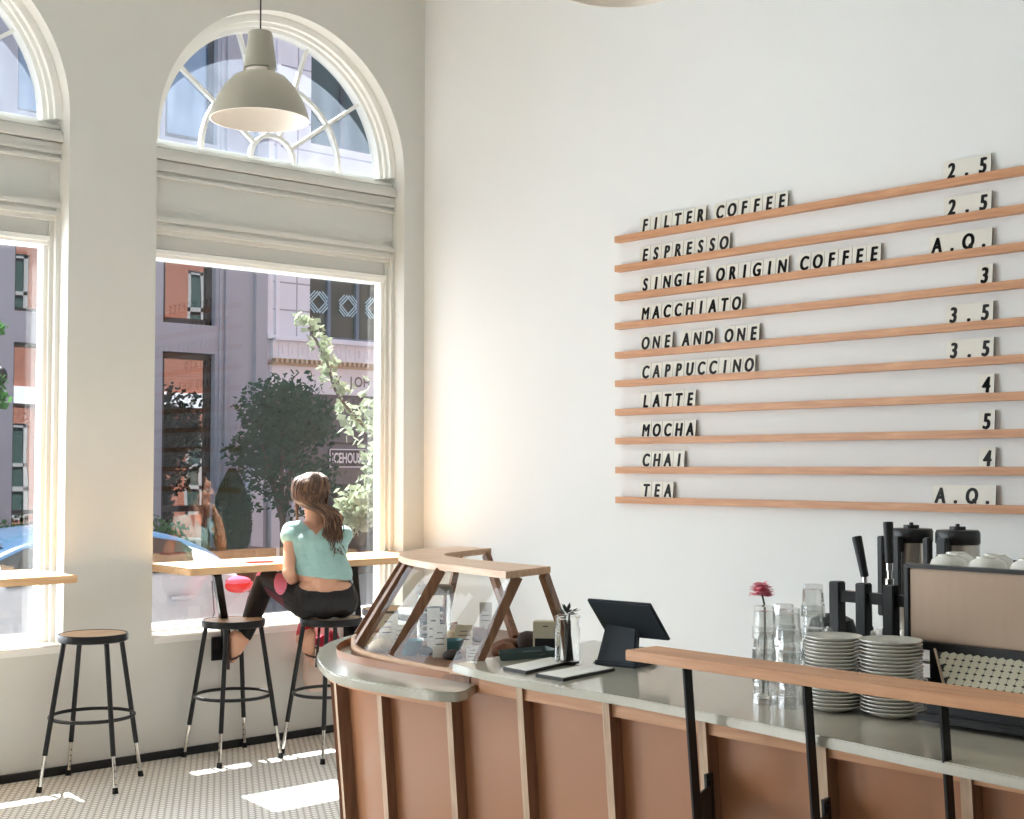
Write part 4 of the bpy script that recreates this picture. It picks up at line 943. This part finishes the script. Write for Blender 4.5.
for side in (-1, 1):
    for xs in ((3.42,3.6,3.8,4.02),(4.10,4.4,4.72,5.0)):
        m = MB(); pts = []
        for x in xs:
            s_ = stat(x); zl, zr = s_[2]+.02, s_[3]-.05; wl, wt = s_[4]*.95, s_[5]+.02
            yb = lambda f: YC+side*((wl+(wt-wl)*f)+.012)
            if x == 5.0: zr = zl+.02
            pts.append(((x,yb(.04),zl),(x,yb(.9),zr)))
        for a, b in zip(pts[:-1], pts[1:]): m.quad(a[0],b[0],b[1],a[1])
        m.build('side_window', M['carglass'], car)
    m = MB(); yh = YC+side*.868; m.ell((4.62,yh,.675),(.085,.012,.022)); m.bar((4.53,yh+side*.02,.68),(4.71,yh+side*.02,.68),.02,.016); m.build('door_handle', M['carpaint'], car, smooth=40)
    m = MB(); m.ell((5.10,YC+side*.755,.725),(.155,.085,.062),20,12); tl = m.build('tail_light', M['taillight'], car, smooth=50)
    m = MB(); m.ell((5.10,YC+side*.757,.755),(.13,.085,.040),20,12); m.build('tail_light_lens', M['tailpink'], tl, smooth=50)
    m = MB(); yd = YC+side*.864; m.tube([(4.86,yd,.78),(4.88,yd,.55),(4.78,yd,.34),(4.66,yd,.12),(4.64,yd,-.15)], .005, 6); m.tube([(4.06,yd,.76),(4.05,yd,.3),(4.07,yd,-.18)], .005, 6); m.build('door_seam', M['shopgrey'], car)
    for x in (2.4, 4.80):
        m = MB(); m.cyl((x,YC+side*.66,ZG+.31),(x,YC+side*.865,ZG+.31),.31,n=32); wl_ = m.build('wheel', M['rubber'], car, smooth=40, bevel=.02)
        m = MB(); m.cyl((x,YC+side*.86,ZG+.31),(x,YC+side*.875,ZG+.31),.21,.19,n=20); m.build('hub', M['steel'], wl_)
        m = MB(); m.tube([(x+.36*math.cos(R(a)),YC+side*.855,ZG+.31+.36*math.sin(R(a))) for a in range(-10,191,10)], .03, 8); m.build('wheel_arch', M['blackmat'], car)
m = MB(); m.quad((4.86,YC-.5,.962),(4.86,YC+.5,.962),(5.14,YC+.52,.83),(5.14,YC-.52,.83)); m.build('rear_window', M['carglass'], car)
m = MB(); m.quad((3.02,YC-.56,.83),(3.02,YC+.56,.83),(3.52,YC+.5,1.07),(3.52,YC-.5,1.07)); m.build('windscreen', M['carglass'], car)
# ------------------------------------------------------------------ the woman on the stool
M['skin'] = mat('skin', (222,170,142), .5, var=.06, scale=14, spec=.4)
bsk = M['skin'].node_tree.nodes['Principled BSDF']; bsk.inputs['Subsurface Weight'].default_value = .05; bsk.inputs['Subsurface Radius'].default_value = (.02,.008,.004)
M['teetop'] = mat('teal_cotton', (158,196,192), .85, var=.05, scale=30, bump=.35, bscale=22, stretch=(1,1,4), sheen=.3)
M['legblack'] = mat('black_leggings', (24,21,23), .75, var=.15, scale=20)
M['legmaroon'] = mat('maroon_leggings', (96,36,54), .75, var=.12, scale=20)
M['legpink'] = mat('pink_legging_panel', (226,126,160), .75, var=.1, scale=30)
M['legred'] = mat('red_legging_panel', (206,52,60), .75, var=.1, scale=30)
M['hair'] = mat('brown_hair', (84,59,45), .45, var=.3, scale=30, stretch=(1,1,.2), spec=.5)
M['hairlight'] = mat('caramel_hair', (128,94,68), .45, var=.25, scale=30, stretch=(1,1,.2), spec=.5)
M['sole'] = mat('dark_sandal', (58,40,34), .7)
M['eyewhite'] = mat('eye_white', (236,232,226), .25); M['iris'] = mat('brown_iris', (62,42,32), .2); M['lip'] = mat('lip', (184,96,92), .45)
def caps(mb, p0, p1, r0, r1, n=16):
    p0, p1 = V(p0), V(p1); mb.ell(p0, r0, n, 10); mb.ell(p1, r1, n, 10); mb.cyl(p0, p1, r0, r1, n)
def remesh(mb, voxel, smooth_it=6):
    me = mb.mesh('shape', [M['skin']]); ob = bpy.data.objects.new('shape', me); COL.objects.link(ob)
    r = ob.modifiers.new('r', 'REMESH'); r.mode = 'VOXEL'; r.voxel_size = voxel
    s_ = ob.modifiers.new('s', 'SMOOTH'); s_.factor = .5; s_.iterations = smooth_it
    bpy.context.view_layer.update()
    out = bpy.data.meshes.new_from_object(ob.evaluated_get(bpy.context.evaluated_depsgraph_get()))
    bpy.data.objects.remove(ob); bpy.data.meshes.remove(me)
    return out
def link_part(name, me, parent, mats, chooser=None, cuts=(), drop=None):
    """cuts: (point, normal): keep the side the normal points away from"""
    bm = bmesh.new(); bm.from_mesh(me)
    for co, no in cuts:
        bmesh.ops.bisect_plane(bm, geom=bm.verts[:]+bm.edges[:]+bm.faces[:], plane_co=co, plane_no=no, clear_outer=True)
    if drop: bmesh.ops.delete(bm, geom=[f for f in bm.faces if drop(f.calc_center_median())], context='FACES')
    if chooser:
        for f in bm.faces: f.material_index = chooser(f.calc_center_median())
    o = worg(parent) if parent else V((0,0,0))
    bmesh.ops.translate(bm, vec=-o, verts=bm.verts)
    for f in bm.faces: f.smooth = True
    me.materials.clear()
    for m_ in mats: me.materials.append(m_)
    bm.to_mesh(me); bm.free()
    me.name = name; ob = bpy.data.objects.new(name, me); COL.objects.link(ob); ob.parent = parent; return ob
fw = V((.52,.854,0)); rt = V((.854,-.52,0)); upv = V((0,0,1))          # torso frame
hf = V((.743,.669,0)); hr = V((.669,-.743,0))                         # head frame
J = dict(pel=(4.262,6.275,.865), wai=(4.272,6.295,.985), che=(4.262,6.352,1.135), nkb=(4.272,6.385,1.262), hd=(4.262,6.405,1.428),
 shl=(4.140,6.425,1.225), ell_=(4.072,6.345,1.005), wrl=(4.205,6.455,.915), shr=(4.392,6.285,1.200), elr=(4.395,6.485,1.088), wrr=(4.35,6.515,1.262),
 hil=(4.178,6.335,.845), knl=(4.135,6.675,.945), anl=(3.955,6.615,.625), hir=(4.345,6.235,.845), knr=(4.48,6.62,.90), anr=(4.262,6.50,.615))
J = {k: V(v) for k, v in J.items()}
fist = J['hd']+hf*.098-upv*.128
def hand(mb, wrist, d, palm_n, curl, sc=1.0):
    """palm, four unequal bent fingers and a side thumb; d = way the hand points, palm_n = out of the palm"""
    d = V(d).normalized(); palm_n = V(palm_n); palm_n = (palm_n-d*palm_n.dot(d)).normalized(); sd = d.cross(palm_n)
    for k in (-1.2,-.4,.4,1.2): caps(mb, wrist+sd*k*.010*sc, wrist+d*.078*sc+sd*k*.0165*sc, .0125*sc, .0105*sc, 10)
    for k, ln in ((-1.5,.062),(-.5,.074),(.5,.078),(1.5,.068)):
        p = wrist+d*.080*sc+sd*k*.0175*sc; a = 0
        for i, f in enumerate((.45,.32,.23)):
            a += curl[i]; q = p+(d*math.cos(a)+palm_n*math.sin(a))*ln*f*sc; caps(mb, p, q, .0088*sc-.0007*i, .0082*sc-.0007*i, 10); p = q
    p = wrist+d*.028*sc+sd*.026*sc
    for i, (dd, ln) in enumerate(((sd*.75+d*.6+palm_n*.35,.036),(d*.8+palm_n*.6+sd*.1,.030),(d*.7+palm_n*.8-sd*.25,.024))):
        q = p+dd.normalized()*ln*sc; caps(mb, p, q, .0105*sc-.001*i, .0095*sc-.001*i, 10); p = q
wom = thing('person', 'woman in teal top and dark leggings on a stool, chin on fist, facing the window', 'person', (4.27,6.29,.75))
m = MB()
# trunk
caps(m, J['pel']-rt*.07, J['pel']+rt*.07, .105, .105); caps(m, J['wai']-rt*.055, J['wai']+rt*.055, .085, .085); caps(m, J['pel'], J['wai'], .115, .10)
caps(m, J['wai'], J['che'], .10, .105); caps(m, J['che']-rt*.065, J['che']+rt*.065, .092, .092); caps(m, J['che']-rt*.055-upv*.05, J['wai']-rt*.05, .09, .082); caps(m, J['che']+rt*.055-upv*.05, J['wai']+rt*.05, .09, .082)
caps(m, J['shl']+rt*.02, J['nkb']-upv*.02, .042, .05); caps(m, J['shr']-rt*.02, J['nkb']-upv*.02, .042, .05); caps(m, J['shl']+rt*.03-upv*.03, J['che']-rt*.05, .05, .085); caps(m, J['shr']-rt*.03-upv*.03, J['che']+rt*.05, .05, .085)
for s_ in (-1, 1): m.ell(J['che']+fw*.082+rt*.068*s_-upv*.02, .05, 16, 12)
# neck and head
caps(m, J['nkb'], J['hd']-upv*.055+hf*.0, .052, .047)
mt = Matrix((hf, -hr, upv)).transposed(); H = lambda a, b, c_: J['hd']+hf*a+hr*b+upv*c_
m.ell(H(-.012,0,.028), (.094,.074,.088), 28, 20, mtx=mt); m.ell(H(.026,0,-.018), (.062,.062,.085), 24, 18, mtx=mt)
caps(m, H(.052,-.026,-.078), H(.052,.026,-.078), .022, .022); caps(m, H(.070,-.010,-.086), H(.070,.010,-.086), .019, .019)   # jaw, chin
m.ell(H(.074,0,.038), (.018,.05,.03), 16, 12, mtx=mt)                                              # brow
caps(m, H(.086,0,.018), H(.107,0,-.016), .0075, .0105); 
for s_ in (-1,1):
    m.ell(H(.096,.0115*s_,-.019), .0085, 10, 8); m.ell(H(.062,.036*s_,-.018), (.022,.02,.022), 12, 10, mtx=mt)
    m.ell(H(-.002,.073*s_,-.004), (.018,.009,.029), 14, 10, mtx=mt)                                # ears
m.ell(H(.086,0,-.044), (.012,.02,.007), 14, 10, mtx=mt); m.ell(H(.083,0,-.056), (.012,.018,.008), 14, 10, mtx=mt)
# arms
for a, b, c_ in (('shl','ell_','wrl'),('shr','elr','wrr')):
    caps(m, J[a], J[a]*.5+J[b]*.5, .041, .037); caps(m, J[a]*.5+J[b]*.5, J[b], .037, .033); caps(m, J[b], J[b]*.6+J[c_]*.4, .035, .036); caps(m, J[b]*.6+J[c_]*.4, J[c_], .036, .024)
hand(m, J['wrl'], (.75,.62,-.3), (.1,-.1,-1), (.35,.4,.3), .95)
hand(m, J['wrr'], (fist-J['wrr'])+upv*.02, -hf*.6-rt*.1+upv*.5, (1.2,1.5,1.0), .95)
# legs
for a, b, c_ in (('hil','knl','anl'),('hir','knr','anr')):
    caps(m, J[a], J[a]*.5+J[b]*.5, .092, .076); caps(m, J[a]*.5+J[b]*.5, J[b], .076, .056); caps(m, J[b], J[b]*.62+J[c_]*.38, .054, .055); caps(m, J[b]*.62+J[c_]*.38, J[c_], .055, .033)
def foot(a, d, up):
    d = V(d).normalized(); up = V(up); up = (up-d*up.dot(d)).normalized(); sd = d.cross(up)
    caps(m, a, a-d*.035-up*.045, .034, .032); caps(m, a-d*.03-up*.045, a+d*.09-up*.052, .031, .028); caps(m, a, a+d*.08-up*.04, .034, .026)
    caps(m, a+d*.09-up*.055-sd*.018, a+d*.09-up*.055+sd*.018, .024, .024)
    for i, k in enumerate((-1,-.5,0,.5,1)): caps(m, a+d*.10-up*.062+sd*k*.030, a+d*(.150-.006*abs(k+.6)*4)-up*.066+sd*k*.032, .0125, .0105 if i else .013, 10)
    return d, up, sd
fl = foot(J['anl'], (.28,.40,-.85), (.85,-.45,.3)); fr_ = foot(J['anr'], (.2,.4,-.9), (-.75,.45,.2))
body = link_part('body', remesh(m, .0042, 7), wom, [M['skin']])
# eyes, brows, lips
for s_ in (-1, 1):
    m = MB(); m.ell(H(.0745,.031*s_,.008), (.0105,.0135,.0075), 14, 10, mtx=mt); e = m.build('eye', M['eyewhite'], wom, smooth=60)
    m = MB(); m.ell(H(.0825,.031*s_,.008), (.004,.0055,.0058), 12, 8, mtx=mt); m.build('iris', M['iris'], e, smooth=60)
    m = MB(); m.tube([H(.083,.014*s_,.026), H(.084,.030*s_,.031), H(.072,.047*s_,.026)], [.0028,.003,.0015], 6); m.build('eyebrow', M['hair'], wom)
m = MB(); m.ell(H(.0915,0,-.0445), (.0075,.0185,.0045), 14, 8, mtx=mt); m.ell(H(.0885,0,-.0545), (.0075,.0165,.0055), 14, 8, mtx=mt); m.build('lips', M['lip'], wom, smooth=60)
# cropped tee
m = MB(); g_ = .013
caps(m, J['wai']-rt*.060, J['wai']+rt*.060, .085+g_, .085+g_); caps(m, J['wai']-rt*.05-upv*.06, J['wai']+rt*.05-upv*.06, .09, .09); caps(m, J['wai'], J['che'], .10+g_, .105+g_); caps(m, J['che']-rt*.068, J['che']+rt*.068, .092+g_, .092+g_)
caps(m, J['che']-rt*.058-upv*.05, J['wai']-rt*.055, .09+g_, .084+g_); caps(m, J['che']+rt*.058-upv*.05, J['wai']+rt*.055, .09+g_, .084+g_)
caps(m, J['shl']+rt*.02, J['nkb']-upv*.02, .042+g_, .05+g_); caps(m, J['shr']-rt*.02, J['nkb']-upv*.02, .042+g_, .05+g_); caps(m, J['shl']+rt*.03-upv*.03, J['che']-rt*.05, .05+g_, .085+g_); caps(m, J['shr']-rt*.03-upv*.03, J['che']+rt*.05, .05+g_, .085+g_)
for s_ in (-1, 1): m.ell(J['che']+fw*.082+rt*.068*s_-upv*.02, .05+g_, 16, 12)
for a, b in (('shl','ell_'),('shr','elr')):
    d = (J[b]-J[a]).normalized(); caps(m, J[a], J[a]+d*.03, .041+g_, .047+g_)
tee = remesh(m, .0055, 7)
bm = bmesh.new(); bm.from_mesh(tee)                       # folds running round the back and a torn-off hem
for v in bm.verts:
    t_ = (v.co.z-.98)/.3; s_ = (v.co-J['che']).dot(rt); v.co -= fw*(0.0+.005*math.sin(60*v.co.z+9*s_)*max(0,1-abs(t_-.45)*1.6)) if (v.co-J['che']).dot(fw) < 0 else V((0,0,0))
bm.to_mesh(tee); bm.free()
nb = J['nkb']
def neckline(c_):
    q = c_-nb; a = abs(q.dot(rt)); f = q.dot(fw)
    return c_.z > nb.z+((-.055+.95*a) if f < 0 else (-.075+.95*a))
link_part('cropped_top', tee, wom, [M['teetop']], cuts=[(J['wai']-upv*.012, -upv-rt*.12), (nb+upv*.055, upv)], drop=neckline)
# leggings
m = MB(); g_ = .0065
caps(m, J['pel']-rt*.07, J['pel']+rt*.07, .105+g_, .105+g_); caps(m, J['pel'], J['wai'], .115+g_, .10+g_)
for a, b, c_ in (('hil','knl','anl'),('hir','knr','anr')):
    e = J[c_]*.92+J[b]*.08
    caps(m, J[a], J[a]*.5+J[b]*.5, .092+g_, .076+g_); caps(m, J[a]*.5+J[b]*.5, J[b], .076+g_, .056+g_); caps(m, J[b], J[b]*.62+J[c_]*.38, .054+g_, .055+g_); caps(m, J[b]*.62+J[c_]*.38, e, .055+g_, .036+g_)
thl = (J['hil']*.48+J['knl']*.52)
def legcol(c_):
    pk = c_-V((4.088,6.45,.942)); pk -= V((.545,.838,-.09))*pk.dot(V((.545,.838,-.09)))
    if (pk.x**2+pk.y**2)/.036**2+(pk.z)**2/.066**2 < 1 and c_.y < 6.56: return 2
    def off(p, q):
        d = q-p; t = max(0, min(1, (c_-p).dot(d)/d.length_squared)); return c_-(p+d*t), t
    (o1, t1), (o2, t2) = off(J['hil'], J['knl']), off(J['knl'], J['anl'])
    if (c_-J['hil']).length < .10 or c_.x > 4.33: return 1 if (c_.z < .80 and c_.y > 6.45) else 0
    if o2.length < o1.length and t2 > .02:          # left shin: black behind, bright panels in front
        return (3 if t2 < .45 else 1) if o2.y > .022 else 0
    if o1.y > .03 or (t1 > .75 and o1.z > .02 and c_.y > 6.66): return 2 if o1.x < 0 else 3
    return 1 if o1.z < -.012 and t1 > .22 else 0
link_part('leggings', remesh(m, .0055, 6), wom, [M['legblack'],M['legmaroon'],M['legpink'],M['legred']], legcol, cuts=[(J['pel']+upv*.052-fw*.08, upv*.9-fw*.42)])
# sandals
for (d, up, sd), a in ((fl,J['anl']),(fr_,J['anr'])):
    m = MB(); vs = []
    for z in (-.086,-.100):
        for x, y in ((-.065,-.026),(-.03,-.034),(.06,-.036),(.12,-.044),(.160,-.036),(.168,0),(.160,.036),(.12,.044),(.06,.036),(-.03,.034),(-.065,.026)): vs.append(a+d*x+sd*y+up*z)
    n = 11; m.add(vs, [tuple(range(n)), tuple(range(n,2*n))[::-1]]+[(i,n+i,n+(i+1)%n,(i+1)%n) for i in range(n)])
    so_ = m.build('sandal', M['sole'], wom)
    m = MB(); m.tube([a+d*.085+sd*(.048*math.sin(R(x)))+up*(-.088+.066*math.cos(R(x))) for x in range(-90,91,18)], .006, 6); m.build('strap', M['sole'], so_)
# hair: a cap of combed strands, a half-tied knot and long waves falling down the back
rr = random.Random(11)
m = MB(); m.ell(H(-.022,0,.034), (.098,.089,.091), 28, 18, mtx=mt)
m.v = [v for v in m.v]
S = []
for i in range(300):
    a = rr.uniform(-120,120) if i < 230 else rr.uniform(-60,60); ca, sa = math.cos(R(a)), math.sin(R(a))
    # root on the crown, over the skull toward the tie at the back or straight down the sides
    root = H(.045*rr.uniform(.2,1.2),.018*rr.uniform(-1,1)+.02*sa,.120)
    side = H(-.02-.100*ca*.9, .097*sa*1.02, .045+rr.uniform(-.03,.03)); low = H(-.03-.085*ca*.95, .076*sa*.95, -.045)
    drop = rr.uniform(.10,.30); sw = rr.uniform(-.02,.02)
    if abs(a) < 75 or rr.random() < .45:
        dn = V((4.285+rr.uniform(-.055,.06), 6.265+rr.uniform(-.03,.02), 1.30)); en = V((4.30+rr.uniform(-.045,.05)+.12*(drop-.2), 6.225+rr.uniform(-.02,.03), 1.30-drop*.72))
        pts = [root, side, low, dn+V((0,0,.02)), (dn+en)/2+rt*sw, en]
    else:
        s2 = 1 if a > 0 else -1; en = H(.0+.01*rr.uniform(-1,1), .082*s2, -.12-drop*.35); pts = [root, side, H(-.012,.086*s2,-.03), en]
    S.append(spline(pts, 5))
for k, L in enumerate(S):
    n = len(L); r = rr.uniform(.003,.0058); ph = rr.uniform(0,6)
    L = [p+rt*.007*math.sin(i*.75+ph)*(i/n)+fw*.004*math.cos(i*.9+ph)*(i/n) for i, p in enumerate(L)]
    m.tube(L, [r*(.75+.25*math.sin(math.pi*min(1,(i+1)/n)))*(1-.75*max(0,(i/n-.7)/.3)) for i in range(n)], 6, mi=1 if rr.random() < .33 else 0)
for i in range(26):      # the twisted knot
    a = rr.uniform(0,6.28); c0 = H(-.105,.005,.012); m.tube([c0+hr*.032*math.cos(a+t_)*1.1+upv*.022*math.sin(a+t_)+hf*rr.uniform(-.012,.02) for t_ in (0,.7,1.4,2.1)], .007, 6, mi=1 if i % 4 == 0 else 0)
m.build('hair', [M['hair'], M['hairlight']], wom, smooth=60)

# small things by her
m = MB(); ax = V((.95,-.3,0)); m.obox((4.02,6.56,1.0545), (.15,.075,.009), (ax,(.3,.95,0),(0,0,1))); t = thing('phone', 'phone in a red case lying on the window bar by her arm', 'phone', (4.02,6.56,1.05))
M['redcase'] = mat('red_case', (190,70,64), .5); m.build('phone_case', M['redcase'], t, bevel=.003)
m = MB(); m.obox((4.02,6.56,1.0595), (.135,.062,.0012), (ax,(.3,.95,0),(0,0,1))); m.build('screen', M['screen'], t)
t = thing('tote_bag', 'pale canvas tote bag with crimson fabric on top hanging under the window bar', 'bag', (4.53,6.70,.27))
M['canvas'] = mat('pale_canvas', (226,204,190), .9, var=.06, bump=.2, bscale=40); M['crimson'] = mat('crimson_fabric', (168,34,60), .85, var=.2, bump=.3, bscale=30)
m = MB(); rr = random.Random(4)
for k in range(2): pass
prof = [(.02,.0),(.085,.01),(.105,.08),(.10,.2),(.085,.28)]
m.lathe([(a,b) for a, b in prof]+[(.078,.28),(.09,.2),(.09,.03),(.0,.02)], (0,0,0), 20); m.v = [(4.53+a*1.15, 6.70+b*.62, .27+c_) for a, b, c_ in m.v]; m.build('bag_body', M['canvas'], t, smooth=50)
m = MB(); m.tube([(4.47,6.70,.53),(4.47,6.72,.72),(4.49,6.74,.90),(4.55,6.74,.92),(4.58,6.72,.72),(4.59,6.70,.53)], .008, 6); m.build('handle', M['canvas'], t, smooth=50)
m = MB(); m.ell((4.52,6.695,.545), (.085,.05,.05), 18, 12); m.ell((4.60,6.69,.57), (.045,.04,.045), 14, 10); m.v = [(a+rr.uniform(-.006,.006), b+rr.uniform(-.006,.006), c_+rr.uniform(-.006,.006)) for a, b, c_ in m.v]; m.build('crimson_scarf', M['crimson'], t, smooth=60)
m = MB(); m.tube([(4.53,6.80,.915),(4.53,6.74,.91),(4.53,6.73,.94),(4.53,6.745,.955)], .006, 6); m.cyl((4.53,6.785,.915),(4.53,6.80,.915),.015,n=12); tag(m.build('bag_hook', M['black'], smooth=50), 'black bag hook on the window wall holding the tote bag', 'hook')
# ------------------------------------------------------------------ light
wd = bpy.data.worlds.new('sky'); scn.world = wd; wd.use_nodes = True; nt = wd.node_tree
bg = nt.nodes['Background']; tc = nt.nodes.new('ShaderNodeTexCoord'); sx = nt.nodes.new('ShaderNodeSeparateXYZ'); cr = nt.nodes.new('ShaderNodeValToRGB')
nt.links.new(tc.outputs['Generated'], sx.inputs[0]); nt.links.new(sx.outputs['Z'], cr.inputs['Fac'])
cr.color_ramp.elements[0].position = 0.0; cr.color_ramp.elements[0].color = (.92,.96,1,1)
cr.color_ramp.elements[1].position = .7; cr.color_ramp.elements[1].color = (.42,.64,1,1)
nt.links.new(cr.outputs['Color'], bg.inputs['Color']); bg.inputs['Strength'].default_value = 1.0
sun = bpy.data.lights.new('sun', 'SUN'); so = bpy.data.objects.new('sun', sun); COL.objects.link(so)
so.rotation_euler = V((-.104,-1,-1.65)).to_track_quat('-Z', 'Y').to_euler(); sun.energy = 28.0; sun.angle = R(.6); sun.color = (1,.985,.965)
for i, c in enumerate(CX):  # fill lamps added outside each bay, unseen ones too, to brighten the room
    l = bpy.data.lights.new('window_skylight', 'AREA'); l.shape = 'RECTANGLE'; l.size = 1.6; l.size_y = 2.0; l.energy = (27, 115, 195, 180)[i]; l.color = (.86,.93,1)
    o = bpy.data.objects.new('window_skylight', l); COL.objects.link(o); o.location = (c, 7.3, 1.72); o.rotation_euler = (R(-90+8), 0, 0)
scn.view_settings.view_transform = 'Standard'; scn.view_settings.look = 'None'; scn.view_settings.exposure = 0.0
scn.cycles.caustics_reflective = False; scn.cycles.caustics_refractive = False
scn.cycles.max_bounces = 10; scn.cycles.diffuse_bounces = 6; scn.cycles.transparent_max_bounces = 16; scn.cycles.transmission_bounces = 12
scn.cycles.use_denoising = True
